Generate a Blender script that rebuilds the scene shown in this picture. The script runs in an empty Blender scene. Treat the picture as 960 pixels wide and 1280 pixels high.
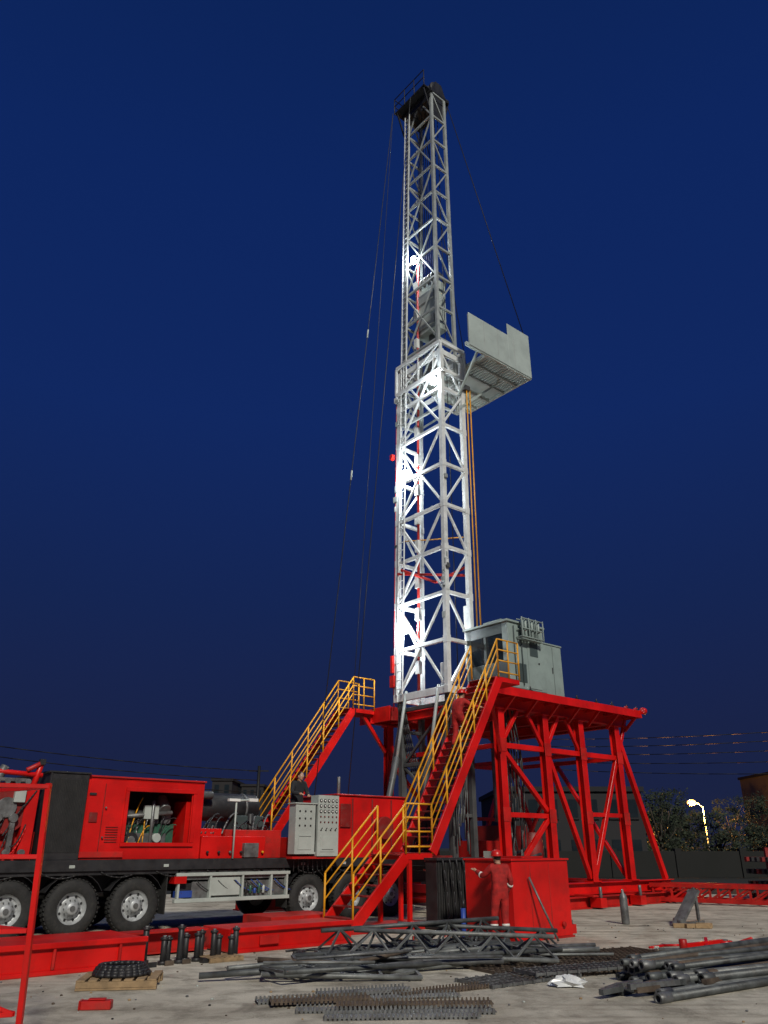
import bpy, bmesh, math, random
from mathutils import Vector, Matrix
random.seed(7)
scene=bpy.context.scene
COL=scene.collection

# ------------------------------------------------------------------ materials
def mat(name,color,rough=0.5,metal=0.0,var=0.15,scale=3.0,dirt=0.0,dirtcol=(0.12,0.10,0.08),bump=0.0,bscale=20.0,emit=None,estr=0.0,coat=0.0,stretch=None):
    m=bpy.data.materials.new(name); m.use_nodes=True
    nt=m.node_tree; N=nt.nodes; L=nt.links
    bs=N["Principled BSDF"]
    tc=N.new("ShaderNodeTexCoord")
    mp=N.new("ShaderNodeMapping")
    L.new(tc.outputs["Object"],mp.inputs[0])
    if stretch: mp.inputs["Scale"].default_value=stretch
    n1=N.new("ShaderNodeTexNoise"); n1.inputs["Scale"].default_value=scale; n1.inputs["Detail"].default_value=6
    L.new(mp.outputs[0],n1.inputs["Vector"])
    r=N.new("ShaderNodeValToRGB")
    lo=[max(0,c*(1-var)) for c in color]; hi=[min(1,c*(1+var)) for c in color]
    r.color_ramp.elements[0].position=0.35; r.color_ramp.elements[1].position=0.65
    r.color_ramp.elements[0].color=(*lo,1); r.color_ramp.elements[1].color=(*hi,1)
    L.new(n1.outputs["Fac"],r.inputs[0])
    out=r.outputs[0]
    if dirt>0:
        n2=N.new("ShaderNodeTexNoise"); n2.inputs["Scale"].default_value=scale*2.3; n2.inputs["Detail"].default_value=9; n2.inputs["Roughness"].default_value=0.65
        L.new(mp.outputs[0],n2.inputs["Vector"])
        r2=N.new("ShaderNodeValToRGB"); r2.color_ramp.elements[0].position=0.5; r2.color_ramp.elements[1].position=0.75
        r2.color_ramp.elements[0].color=(0,0,0,1); r2.color_ramp.elements[1].color=(dirt,dirt,dirt,1)
        L.new(n2.outputs["Fac"],r2.inputs[0])
        mx=N.new("ShaderNodeMixRGB"); mx.inputs[2].default_value=(*dirtcol,1)
        L.new(r2.outputs[0],mx.inputs[0]); L.new(out,mx.inputs[1]); out=mx.outputs[0]
    L.new(out,bs.inputs["Base Color"])
    mr=N.new("ShaderNodeMapRange"); mr.inputs[3].default_value=max(0.05,rough-0.12); mr.inputs[4].default_value=min(1,rough+0.15)
    L.new(n1.outputs["Fac"],mr.inputs[0]); L.new(mr.outputs[0],bs.inputs["Roughness"])
    bs.inputs["Metallic"].default_value=metal
    if coat: bs.inputs["Coat Weight"].default_value=coat
    if bump>0:
        n3=N.new("ShaderNodeTexNoise"); n3.inputs["Scale"].default_value=bscale; n3.inputs["Detail"].default_value=8
        L.new(mp.outputs[0],n3.inputs["Vector"])
        b=N.new("ShaderNodeBump"); b.inputs["Strength"].default_value=bump; b.inputs["Distance"].default_value=0.03
        L.new(n3.outputs["Fac"],b.inputs["Height"]); L.new(b.outputs[0],bs.inputs["Normal"])
    if emit:
        bs.inputs["Emission Color"].default_value=(*emit,1); bs.inputs["Emission Strength"].default_value=estr
    return m

RED=mat("red_paint",(0.58,0.006,0.004),0.36,0,0.20,1.1,0.55,(0.22,0.012,0.008),0.12,7)
RED2=mat("red_paint_worn",(0.44,0.008,0.005),0.5,0,0.25,1.6,0.8,(0.12,0.03,0.018),0.15,14)
DKRED=mat("dark_red_paint",(0.20,0.008,0.006),0.5,0,0.2,2.0,0.4)
YEL=mat("yellow_paint",(0.72,0.33,0.008),0.45,0,0.14,3.0,0.35,(0.2,0.1,0.03))
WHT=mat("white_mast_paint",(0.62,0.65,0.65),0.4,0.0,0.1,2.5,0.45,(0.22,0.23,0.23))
GRY=mat("grey_paint_dimmed_mast",(0.31,0.34,0.335),0.45,0.05,0.15,2.5,0.4,(0.15,0.15,0.15))  # upper mast's weak lighting is put into this darker tone; other greys share it
DGRY=mat("dark_grey_paint",(0.075,0.08,0.082),0.45,0.1,0.2,2.5,0.4,(0.04,0.035,0.03))
PAN=mat("racking_board_grey",(0.36,0.42,0.40),0.5,0.0,0.08,1.5,0.35,(0.22,0.24,0.22))
CAB=mat("cabin_grey_green",(0.24,0.30,0.285),0.45,0,0.08,1.5,0.4,(0.14,0.16,0.15))
CABD=mat("cabin_dark",(0.05,0.07,0.07),0.45,0,0.1,1.5)
CTL=mat("control_panel_grey",(0.40,0.44,0.41),0.45,0,0.08,2,0.3,(0.2,0.2,0.18))
BLK=mat("black_paint",(0.018,0.018,0.02),0.5,0,0.3,4,0.3,(0.07,0.06,0.05))
CRN=mat("crown_steel_dimmed",(0.012,0.013,0.016),0.5,0.1,0.3,4)  # dark base colour stands for the unlit mast top
RUB=mat("tyre_rubber",(0.018,0.018,0.018),0.8,0,0.3,6,0.5,(0.06,0.055,0.045),0.2,30)
RIM=mat("wheel_rim",(0.40,0.42,0.43),0.4,0.2,0.15,6,0.6,(0.12,0.10,0.075))
STL=mat("bare_steel",(0.16,0.165,0.165),0.5,0.5,0.3,5,0.6,(0.07,0.045,0.03),0.15,30)
CHR=mat("chrome_rod",(0.6,0.6,0.62),0.2,0.9,0.05,5)
RST=mat("rusty_steel",(0.10,0.075,0.055),0.75,0.3,0.35,5,0.7,(0.06,0.03,0.018),0.25,30)
PIPE=mat("drill_pipe_steel",(0.085,0.092,0.092),0.5,0.3,0.4,4,0.6,(0.06,0.045,0.035),0.15,30)
PIPE2=mat("drill_pipe_steel_light",(0.17,0.18,0.175),0.5,0.3,0.3,4,0.6,(0.07,0.05,0.035),0.15,30)
GRN=mat("engine_green",(0.03,0.11,0.07),0.4,0.1,0.2,5,0.5)
ENG=mat("engine_grey",(0.18,0.19,0.19),0.4,0.5,0.2,6,0.5)
GLS=mat("window_glass_dark",(0.012,0.018,0.022),0.08,0.0,0.1,1)
WOOD=mat("pallet_wood",(0.28,0.19,0.10),0.8,0,0.25,5,0.5,(0.1,0.07,0.04),0.3,20)
SKIN=mat("skin",(0.42,0.24,0.16),0.55,0,0.06,20)
HAIR=mat("hair_black",(0.01,0.009,0.008),0.6,0,0.2,20)
COVR=mat("coverall_red",(0.36,0.012,0.010),0.85,0,0.3,8,0.4,(0.15,0.015,0.012),0.6,12)
CLBK=mat("clothes_black",(0.015,0.016,0.02),0.85,0,0.2,8,0,bump=0.3,bscale=18)
HLR=mat("helmet_red",(0.5,0.015,0.01),0.3,0,0.05,5)
HLW=mat("helmet_white",(0.75,0.75,0.72),0.3,0,0.05,5)
BOOT=mat("boot_black",(0.015,0.013,0.012),0.6,0,0.2,5)
LAMPW=mat("lamp_white_emitter",(1,1,1),0.4,emit=(0.9,0.97,1.0),estr=60)
LAMPO=mat("lamp_sodium_emitter",(1,0.6,0.2),0.4,emit=(1.0,0.42,0.07),estr=7)
HOSE=mat("hose_red",(0.42,0.015,0.01),0.5,0,0.1,3)
WIRE=mat("wire_dark",(0.008,0.009,0.010),0.6,0.3,0.1,3)
GUY=mat("guy_wire_steel",(0.03,0.033,0.036),0.6,0.3,0.1,3)
LEAF=mat("tree_foliage_dimmed",(0.014,0.022,0.008),0.7,0,0.5,1.5)  # night darkness is put into the leaf colour, offsetting the directional light
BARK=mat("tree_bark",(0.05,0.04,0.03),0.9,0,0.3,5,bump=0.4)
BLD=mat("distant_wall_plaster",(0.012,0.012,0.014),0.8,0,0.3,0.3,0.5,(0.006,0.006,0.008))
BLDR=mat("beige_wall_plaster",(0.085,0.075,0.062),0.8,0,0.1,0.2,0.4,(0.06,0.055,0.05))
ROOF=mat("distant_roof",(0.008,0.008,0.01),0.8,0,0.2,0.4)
FENC=mat("yard_wall_dimmed",(0.005,0.006,0.005),0.85,0,0.3,0.8)  # near-black colour makes the wall look unlit though the fill strikes it
BAG=mat("plastic_bag",(0.6,0.62,0.62),0.3,0,0.1,6)
BLUE=mat("blue_paint",(0.02,0.06,0.30),0.5,0,0.1,4)
REFL=mat("reflective_tape",(0.65,0.65,0.6),0.3,0,0.05,5)

# ------------------------------------------------------------------ builder
class B:
    def __init__(s): s.v=[];s.f=[];s.m=[];s.sm=[];s.mats=[]
    def mi(s,m):
        if m not in s.mats: s.mats.append(m)
        return s.mats.index(m)
    def add(s,vs,fs,m,smooth=False,smf=None):
        o=len(s.v); s.v+= [tuple(p) for p in vs]; k=s.mi(m)
        for i,f in enumerate(fs):
            s.f.append([j+o for j in f]); s.m.append(k); s.sm.append(smooth if smf is None else smf[i])
    def hexa(s,p,m):
        s.add(p,[(0,3,2,1),(4,5,6,7),(0,1,5,4),(1,2,6,5),(2,3,7,6),(3,0,4,7)],m)
    def box(s,x0,x1,y0,y1,z0,z1,m):
        s.hexa([(x0,y0,z0),(x1,y0,z0),(x1,y1,z0),(x0,y1,z0),(x0,y0,z1),(x1,y0,z1),(x1,y1,z1),(x0,y1,z1)],m)
    def cbox(s,c,d,m,M=None):
        c=Vector(c); pts=[]
        for z in(-1,1):
            for x,y in((-1,-1),(1,-1),(1,1),(-1,1)):
                v=Vector((x*d[0]/2,y*d[1]/2,z*d[2]/2))
                if M is not None: v=M@v
                pts.append(c+v)
        s.hexa(pts,m)
    def frame(s,p,q,up=None):
        p=Vector(p);q=Vector(q);a=(q-p)
        a=a.normalized()
        u=Vector(up) if up else Vector((0,0,1))
        if abs(a.dot(u))>0.98: u=Vector((0,1,0)) if abs(a.y)<0.9 else Vector((1,0,0))
        x=a.cross(u).normalized(); y=x.cross(a).normalized()
        return p,q,x,y
    def beam(s,p,q,w,h,m,up=None):
        p,q,x,y=s.frame(p,q,up)
        pts=[]
        for c in(p,q):
            for i,j in((-1,-1),(1,-1),(1,1),(-1,1)): pts.append(c+x*(i*w/2)+y*(j*h/2))
        s.hexa(pts,m)
    def ibeam(s,p,q,w,h,m,t=0.03,up=None):
        p,q,x,y=s.frame(p,q,up)
        for off,ww,hh in(((h-t)/2,w,t),(-(h-t)/2,w,t),(0,t,h-2*t)):
            s.beam(p+y*off,q+y*off,ww,hh,m,up)
    def cyl(s,p,q,r,m,n=12,r2=None,cap=True):
        if r2 is None:r2=r
        p,q,x,y=s.frame(p,q); vs=[]
        for c,rr in((p,r),(q,r2)):
            for i in range(n):
                a=2*math.pi*i/n; vs.append(c+x*math.cos(a)*rr+y*math.sin(a)*rr)
        fs=[(i,(i+1)%n,n+(i+1)%n,n+i) for i in range(n)]; sm=[True]*n
        if cap: fs+= [tuple(reversed(range(n))),tuple(range(n,2*n))]; sm+=[False,False]
        s.add(vs,fs,m,smf=sm)
    def poly(s,pts,r,m,n=6):
        for a,b in zip(pts[:-1],pts[1:]): s.cyl(a,b,r,m,n)
    def hose(s,p,q,r,m,sag=.2,n=8,side=(0,0,0)):
        p=Vector(p);q=Vector(q); pts=[]
        for i in range(n+1):
            f=i/n; v=p.lerp(q,f)+Vector(side)*4*f*(1-f); v.z-=sag*4*f*(1-f); pts.append(v)
        s.poly(pts,r,m,6)
    def pipe(s,p,q,r,th,m,n=12):   # hollow tube with open ends
        p,q,x,y=s.frame(p,q); vs=[]
        for c,rr in((p,r),(q,r),(q,r-th),(p,r-th)):
            for i in range(n):
                a=2*math.pi*i/n; vs.append(c+x*math.cos(a)*rr+y*math.sin(a)*rr)
        fs=[];sm=[]
        for k in range(4):
            for i in range(n):
                fs.append((k*n+i,k*n+(i+1)%n,((k+1)%4)*n+(i+1)%n,((k+1)%4)*n+i)); sm.append(k in(0,2))
        s.add(vs,fs,m,smf=sm)
    def lathe(s,c,axis,prof,m,n=32,smooth=True):
        c=Vector(c);a=Vector(axis).normalized()
        u=Vector((0,0,1)) if abs(a.z)<0.9 else Vector((1,0,0))
        x=a.cross(u).normalized(); y=x.cross(a).normalized(); vs=[]
        for r,h in prof:
            for i in range(n):
                t=2*math.pi*i/n; vs.append(c+a*h+x*math.cos(t)*r+y*math.sin(t)*r)
        fs=[]
        for k in range(len(prof)-1):
            for i in range(n): fs.append((k*n+i,k*n+(i+1)%n,(k+1)*n+(i+1)%n,(k+1)*n+i))
        s.add(vs,fs,m,smooth)
    def sphere(s,c,r,m,n=12,k=8):
        c=Vector(c); r=Vector(r) if hasattr(r,'__len__') else Vector((r,r,r)); vs=[];fs=[]
        for j in range(k+1):
            ph=math.pi*j/k
            for i in range(n):
                t=2*math.pi*i/n
                vs.append(c+Vector((r.x*math.sin(ph)*math.cos(t),r.y*math.sin(ph)*math.sin(t),r.z*math.cos(ph))))
        for j in range(k):
            for i in range(n): fs.append((j*n+i,(j+1)*n+i,(j+1)*n+(i+1)%n,j*n+(i+1)%n))
        s.add(vs,fs,m,True)
    def done(s,name,parent=None,bevel=0.0):
        me=bpy.data.meshes.new(name); me.from_pydata(s.v,[],s.f)
        for m in s.mats: me.materials.append(m)
        me.polygons.foreach_set("material_index",s.m); me.polygons.foreach_set("use_smooth",s.sm)
        bm=bmesh.new(); bm.from_mesh(me); bmesh.ops.recalc_face_normals(bm,faces=bm.faces); bm.to_mesh(me); bm.free()
        me.update()
        ob=bpy.data.objects.new(name,me); COL.objects.link(ob)
        if parent: ob.parent=parent
        if bevel>0:
            b=ob.modifiers.new("bevel","BEVEL"); b.width=bevel; b.segments=1; b.limit_method='ANGLE'; b.angle_limit=math.radians(50)
        return ob
def empty(name,loc=(0,0,0),rz=0):
    e=bpy.data.objects.new(name,None); COL.objects.link(e); e.location=loc; e.rotation_euler=(0,0,rz); e.empty_display_size=0.5
    return e
TH=math.radians(40); O=(-6.4,17.7,0)
def rig(name): return empty(name,O,TH)

# ------------------------------------------------------------------ camera / world / fill light
cam=bpy.data.cameras.new("camera"); co=bpy.data.objects.new("camera",cam); COL.objects.link(co)
co.location=(0,0,1.7); co.rotation_euler=(math.radians(90+23.6),0,0)
cam.sensor_fit='VERTICAL'; cam.sensor_height=24; cam.lens=18; cam.clip_end=3000; scene.camera=co
w=bpy.data.worlds.new("World"); scene.world=w; w.use_nodes=True
N=w.node_tree.nodes; L=w.node_tree.links
bg=N["Background"]
tc=N.new("ShaderNodeTexCoord"); sx=N.new("ShaderNodeSeparateXYZ"); L.new(tc.outputs["Generated"],sx.inputs[0])
rp=N.new("ShaderNodeValToRGB"); L.new(sx.outputs["Z"],rp.inputs[0])
e=rp.color_ramp.elements
e[0].position=0.0; e[0].color=(0.0115,0.0165,0.050,1)
e[1].position=1.0; e[1].color=(0.0030,0.0150,0.080,1)
for p,c in((0.10,(0.0100,0.0165,0.060,1)),(0.28,(0.0066,0.0180,0.084,1)),(0.5,(0.0050,0.0205,0.118,1)),(0.72,(0.0040,0.0190,0.115,1))):
    k=e.new(p); k.color=c
sky=N.new("ShaderNodeTexSky"); sky.sky_type='NISHITA'; sky.sun_disc=False; sky.sun_elevation=math.radians(-3); sky.sun_rotation=math.radians(190)
ad=N.new("ShaderNodeMixRGB"); ad.blend_type='ADD'; ad.inputs[0].default_value=0.01
L.new(rp.outputs[0],ad.inputs[1]); L.new(sky.outputs[0],ad.inputs[2]); L.new(ad.outputs[0],bg.inputs[0]); bg.inputs[1].default_value=1.0
yard_fill=bpy.data.lights.new("yard_fill","SUN"); yard_fill.energy=2.9; yard_fill.angle=math.radians(6); yard_fill.color=(1,0.95,0.84)  # added directional fill standing in for unseen yard floodlights
so=bpy.data.objects.new("yard_fill",yard_fill); COL.objects.link(so)
so.rotation_euler=Vector((-0.22,0.80,-0.60)).to_track_quat('-Z','Y').to_euler()
scene.view_settings.view_transform='Standard'; scene.view_settings.look='None'; scene.view_settings.exposure=0

# ------------------------------------------------------------------ ground
def ground_mat():
    m=bpy.data.materials.new("yard_concrete"); m.use_nodes=True; nt=m.node_tree; N=nt.nodes; L=nt.links; bs=N["Principled BSDF"]
    tc=N.new("ShaderNodeTexCoord")
    def noise(sc,det=8,rough=.6,vec=None,dist=0):
        n=N.new("ShaderNodeTexNoise"); n.inputs["Scale"].default_value=sc; n.inputs["Detail"].default_value=det; n.inputs["Roughness"].default_value=rough; n.inputs["Distortion"].default_value=dist
        L.new(vec or tc.outputs["Object"],n.inputs["Vector"]); return n
    def ramp(src,p0,c0,p1,c1):
        r=N.new("ShaderNodeValToRGB"); L.new(src,r.inputs[0]); r.color_ramp.elements[0].position=p0; r.color_ramp.elements[0].color=(*c0,1); r.color_ramp.elements[1].position=p1; r.color_ramp.elements[1].color=(*c1,1); return r.outputs[0]
    def mul(a,b,f=1):
        mx=N.new("ShaderNodeMixRGB"); mx.blend_type='MULTIPLY'; mx.inputs[0].default_value=f; L.new(a,mx.inputs[1]); L.new(b,mx.inputs[2]); return mx.outputs[0]
    a=noise(0.45,8,.6,dist=.6); base=ramp(a.outputs[0],.34,(.40,.365,.29),.60,(.60,.56,.46))
    b=noise(1.6,12,.72,dist=.3); base=mul(base,ramp(b.outputs[0],.36,(.55,.54,.52),.54,(1,1,1)))
    c=noise(55,5,.75); base=mul(base,ramp(c.outputs[0],.3,(.6,.6,.6),.52,(1,1,1)),.8)
    s=noise(.9,4,.5,dist=1.0); base=mul(base,ramp(s.outputs[0],.61,(1,1,1),.72,(.42,.40,.38)))
    mp=N.new("ShaderNodeMapping"); mp.inputs["Rotation"].default_value=(0,0,math.radians(-28)); mp.inputs["Scale"].default_value=(.12,2.2,1); L.new(tc.outputs["Object"],mp.inputs[0])
    t=noise(1.3,6,.6,mp.outputs[0]); base=mul(base,ramp(t.outputs[0],.35,(.66,.64,.62),.50,(1,1,1)),.7)
    v=N.new("ShaderNodeTexVoronoi"); v.feature='DISTANCE_TO_EDGE'; v.inputs["Scale"].default_value=.28
    mp2=N.new("ShaderNodeVectorMath"); mp2.operation='ADD'; L.new(tc.outputs["Object"],mp2.inputs[0]); L.new(b.outputs["Color"],mp2.inputs[1]); L.new(mp2.outputs[0],v.inputs["Vector"])
    base=mul(base,ramp(v.outputs["Distance"],.0,(.4,.38,.35),.005,(1,1,1)),.7)
    L.new(base,bs.inputs["Base Color"]); bs.inputs["Roughness"].default_value=.92
    d=noise(7,12,.75); bp=N.new("ShaderNodeBump"); bp.inputs["Strength"].default_value=.6; bp.inputs["Distance"].default_value=.05
    L.new(d.outputs[0],bp.inputs["Height"]); L.new(bp.outputs[0],bs.inputs["Normal"])
    return m
b=B(); b.add([(-900,-300,-.02),(900,-300,-.02),(900,1800,-.02),(-900,1800,-.02)],[(0,1,2,3)],mat("soil_dimmed",(0.010,0.011,0.007),.95,0,.4,.3)); b.done("ground")  # lack of light beyond the yard is put into this dark colour
b=B(); b.add([(-60,-30,0),(60,-30,0),(60,34,0),(-60,34,0)],[(0,1,2,3)],ground_mat()); b.done("concrete_yard")

# ------------------------------------------------------------------ TRUCK
T=rig("drilling_rig_truck")
b=B()
for t in(.55,2.25): b.ibeam((-6,t,1.0),(11.2,t,1.0),.12,.42,BLK)
b.box(-2.6,10.9,.0,2.8,1.28,1.42,BLK)          # deck
b.box(-2.6,10.9,-.03,.0,1.24,1.46,BLK)
for s in [-2,-.6,.7,2,3.3,4.5,6.6,8]: b.beam((s,.05,1.2),(s,2.75,1.2),.1,.1,BLK)
b.box(-2.55,2.3,.02,.30,1.16,1.25,BLK)
for s in(-.2,1.9,5.6,6.9): b.box(s,s+.12,-.045,-.031,1.3,1.36,CTL)
for i in range(10): 
    s=-2+i*1.25; b.hose((s,.0,1.22),(s+.9,.05,1.24),.018,BLK,.12)
b.done("chassis",T,.006)
def wheel(s,t0,name):
    b=B(); c=(s,t0,.55)
    tr=[(.30,.0),(.33,-.02),(.42,-.03),(.50,-.01),(.535,.03),(.55,.08),(.55,.25),(.53,.30),(.45,.32),(.30,.30)]
    b.lathe(c,(0,1,0),tr,RUB,40)
    for i in range(40):
        a=2*math.pi*i/40
        for off,dy in((.07,0),(.19,.05)):
            p=Vector((s+math.cos(a+dy)*.552,t0+off,.55+math.sin(a+dy)*.552)); 
            M=Matrix.Rotation(-a,3,'Y'); b.cbox(p,(.022,.10,.045),RUB,M)
    b.lathe(c,(0,1,0),[(.305,-.005),(.31,.02),(.27,.03),(.26,.09),(.20,.10),(.19,.05),(.13,.03),(.12,-.02),(.10,-.04),(0.0,-.045)],RIM,32)
    for i in range(8):
        a=2*math.pi*(i+.5)/8; p=(s+math.cos(a)*.228,t0+.09,.55+math.sin(a)*.228)
        b.cyl(p,(p[0],p[1]-.012,p[2]),.024,BLK,10)
    for i in range(10):
        a=2*math.pi*i/10; p=(s+math.cos(a)*.16,t0+.05,.55+math.sin(a)*.16)
        b.cyl(p,(p[0],p[1]-.045,p[2]),.013,ENG,6)
    b.cyl((s,t0-.043,.55),(s,t0-.06,.55),.055,STL,12)
    b.done(name,T)
k=0
for s in(-1.3,0,1.35,5.9,7.25,8.6):
    wheel(s,.02,"wheel_%d"%k); k+=1
    b=B(); b.lathe((s,2.45,.55),(0,1,0),[(.30,.0),(.5,-.01),(.55,.08),(.55,.25),(.5,.32),(.3,.3)],RUB,28); b.cyl((s,2.5,.55),(s,2.7,.55),.3,RIM,20)
    b.cyl((s,.3,.55),(s,2.5,.55),.1,BLK); b.done("axle_%d"%k,T)
b=B()
for s in(2.05,5.25):
    b.box(s-.012,s+.012,.03,.5,.35,1.2,RUB)
for s in(-1.3,0,1.35,5.9,7.25,8.6):
    pr=[]
    for i in range(9):
        a=math.pi*(.15+.7*i/8); pr.append((s+math.cos(a)*.66,.55+math.sin(a)*.66))
    for (x0,z0),(x1,z1) in zip(pr[:-1],pr[1:]):
        b.hexa([(x0,.03,z0),(x1,.03,z1),(x1,.4,z1),(x0,.4,z0),(x0,.03,z0+.015),(x1,.03,z1+.015),(x1,.4,z1+.015),(x0,.4,z0+.015)],BLK)
b.done("fenders",T)
# engine hood with opening
b=B()
z0,z1=1.46,3.12
b.box(0.0,2.8,.08,2.72,3.08,3.12,RED)
b.box(0.0,.04,.08,2.72,z0,3.08,RED); b.box(2.76,2.8,.08,2.72,z0,3.08,RED); b.box(.04,2.76,2.68,2.72,z0,3.08,RED)
b.box(.04,.95,.08,.12,z0,3.08,RED); b.box(2.5,2.76,.08,.12,z0,3.08,RED)
b.box(.95,2.5,.08,.12,2.9,3.08,RED); b.box(.95,2.5,.08,.12,z0,1.78,RED)
b.box(-.02,.95,.04,.078,1.5,1.62,RED2)
for (x0,x1,y,yy) in((.86,2.6,2.86,2.95),(.86,2.6,1.72,1.80)): b.box(x0,x1,.03,.078,y,yy,RED)
for x in(.86,2.52): b.box(x,x+.08,.033,.076,1.803,2.857,RED)
b.box(.38,.40,.065,.078,1.55,3.0,DKRED)
b.box(-.03,2.83,.04,2.76,3.122,3.16,RED2)
b.box(.1,.28,.055,.078,2.2,2.4,DKRED)
for i in range(7): b.box(.5,.78,.06,.078,1.8+i*.05,1.82+i*.05,DKRED)
b.box(2.45,2.75,.25,.9,1.46,2.7,RED)
b.box(.98,2.48,1.9,1.95,1.5,3.0,BLK)
b.box(.05,.2,.05,.078,2.75,2.8,BLK); b.cyl((.44,.06,2.5),(.44,.02,2.5),.02,STL,8); b.cyl((.44,.06,1.9),(.44,.02,1.9),.02,STL,8)
b.done("engine_hood",T,.008)
b=B()
b.box(1.0,2.35,.6,1.7,1.5,2.2,GRN); b.box(1.2,2.1,.45,.62,1.6,2.0,ENG)
for i in range(4): b.box(1.1+i*.3,1.33+i*.3,.55,.9,2.21,2.5,ENG if i%2 else STL)
b.cyl((1.1,.45,2.35),(2.2,.45,2.45),.05,STL); b.cyl((1.7,.4,1.7),(1.7,.4,2.7),.04,ENG); b.cyl((2.0,.42,2.5),(2.0,.7,2.75),.14,ENG,16)
b.cyl((1.25,.40,1.85),(1.25,.5,1.85),.17,BLK,20); b.cyl((1.25,.38,1.85),(1.25,.4,1.85),.09,STL,16)
b.cyl((1.85,.36,1.9),(1.85,.6,1.9),.1,CTL,16); b.box(1.5,1.85,.4,.5,2.3,2.6,CTL)
for i in range(14): 
    x=1.0+random.random()*1.2; b.hose((x,.4,1.6+random.random()*.6),(x+random.random()*.5,.5,2.1+random.random()*.7),.016,random.choice([BLK,ENG,BLK,GRN,YEL]),-.15)
b.done("engine",T,.01)
b=B()   # radiator
b.box(-.82,-.03,.0,2.8,1.46,3.16,BLK)
for i in range(22): b.box(-.79+i*.034,-.775+i*.034,-.02,-.001,1.6,3.05,RUB)
b.box(-.86,-.82,-.02,2.8,1.46,3.2,BLK)
b.box(-.9,-.0,-.03,2.83,3.162,3.2,BLK)
b.done("radiator",T,.006)
b=B()
b.box(-2.5,-.9,.3,2.6,1.43,2.0,RED2)
b.cyl((-1.6,.2,2.45),(-1.6,1.6,2.45),.42,RED,24); b.cyl((-1.6,.12,2.45),(-1.6,.2,2.45),.5,DKRED,24); b.cyl((-1.6,.08,2.45),(-1.6,.12,2.45),.2,STL,16)
b.box(-1.25,-1.0,.1,.6,1.5,2.9,RED); b.box(-2.3,-2.1,.1,.6,1.5,3.1,RED)
b.cyl((-2.2,.1,3.15),(-1.0,.1,3.1),.05,RED); b.cyl((-1.15,.1,2.9),(-1.05,.1,3.35),.06,RED); b.cyl((-1.9,.15,2.9),(-1.75,.15,3.25),.09,STL)
b.cyl((-1.35,.05,3.18),(-1.05,.05,3.35),.05,RED2); b.box(-1.12,-1.0,0,.12,3.3,3.42,BLK)
for x in(-1.45,-1.75,-2.05): b.box(x-.05,x+.05,.02,.12,1.5,2.2,random.choice([RED,STL,RED2])); b.cyl((x,.0,2.25),(x,.12,2.25),.09,STL,16)
b.box(-1.95,-1.3,.05,.2,2.95,3.02,STL); b.box(-1.5,-1.28,.02,.3,2.55,2.8,CTL)
for i in range(12):
    x=-2.3+random.random()*1.0; z=1.5+random.random()*.8; b.hose((x,.02,z),(x+.1+random.random()*.4,.1,z+.2+random.random()*.6),.018,random.choice([BLK,RED,BLK,BLK]),random.uniform(-.1,.15))
for i in range(5): b.cyl((-2.4+i*.3,.05,1.6),(-2.4+i*.3,-.05,1.6),.07,random.choice([STL,RED,BLK]),14)
for i in range(4): b.cyl((-1.9+i*.2,-.0,2.95),(-1.9+i*.2,-.05,2.95),.06,STL,14)
b.cyl((-2.2,.2,3.0),(-2.2,.2,3.5),.05,BLK); b.box(-2.2,-1.9,.2,.24,3.1,3.3,BLK)
b.done("front_winch",T,.008)
b=B()
b.box(-6.3,-4.4,.1,2.7,.7,1.6,RED); b.hexa([(-6.3,.1,1.6),(-4.4,.1,1.6),(-4.4,2.7,1.6),(-6.3,2.7,1.6),(-6.0,.18,2.5),(-4.4,.18,2.5),(-4.4,2.62,2.5),(-6.0,2.62,2.5)],RED)
b.hexa([(-5.9,.08,1.68),(-4.6,.08,1.68),(-4.6,.2,1.68),(-5.9,.2,1.68),(-5.75,.14,2.38),(-4.6,.14,2.38),(-4.6,.26,2.38),(-5.75,.26,2.38)],GLS)
b.box(-6.5,-6.3,.1,2.7,.5,.9,BLK); b.box(-4.4,-2.6,.1,2.7,1.28,1.42,BLK)
for s in(-4.0,-2.65): b.lathe((s,.02,.55),(0,1,0),[(.30,.0),(.5,-.01),(.55,.08),(.55,.25),(.5,.32),(.3,.3)],RUB,28); b.cyl((s,.06,.55),(s,.2,.55),.3,RIM,20)
b.done("cab",T,.02)
b=B()
b.box(2.35,5.2,.05,.6,1.02,1.22,STL); b.box(2.7,5.2,.1,.6,.62,.98,STL)
b.box(2.25,5.3,-.02,.1,.56,.64,CTL); b.box(2.25,5.3,-.02,.05,1.10,1.17,CTL)
for x in(2.3,3.1,3.95,4.75,5.2): b.box(x,x+.05,-.012,.1,.64,1.1,CTL)
b.box(3.15,3.92,.03,.12,.68,1.06,CTL); b.box(2.4,3.05,.12,.5,.65,.95,BLK)
for i in range(5): b.cyl((4.1+i*.12,.05,.7),(4.1+i*.12,.05,.7+random.uniform(.1,.25)),.035,random.choice([BLUE,CTL,GRN,BLK,WOOD]),10)
for i in range(10): x=2.4+random.random()*2.6; b.hose((x,.03,1.0),(x+.5,.05,.75),.014,random.choice([BLK,BLK,BLUE,STL]),.05)
b.box(2.3,2.7,.05,.2,.66,.8,BLUE)
b.box(2.2,2.5,-.03,.25,.95,1.1,RED)
b.done("side_toolbox",T,.006)
b=B()
b.box(2.85,4.6,.1,1.3,1.46,1.95,RED); b.box(3.55,5.15,.25,1.4,1.46,2.1,RED2); b.box(2.85,3.5,.35,1.3,1.95,2.12,RED)
b.box(3.95,4.35,-.02,.12,1.48,1.8,STL)
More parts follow.
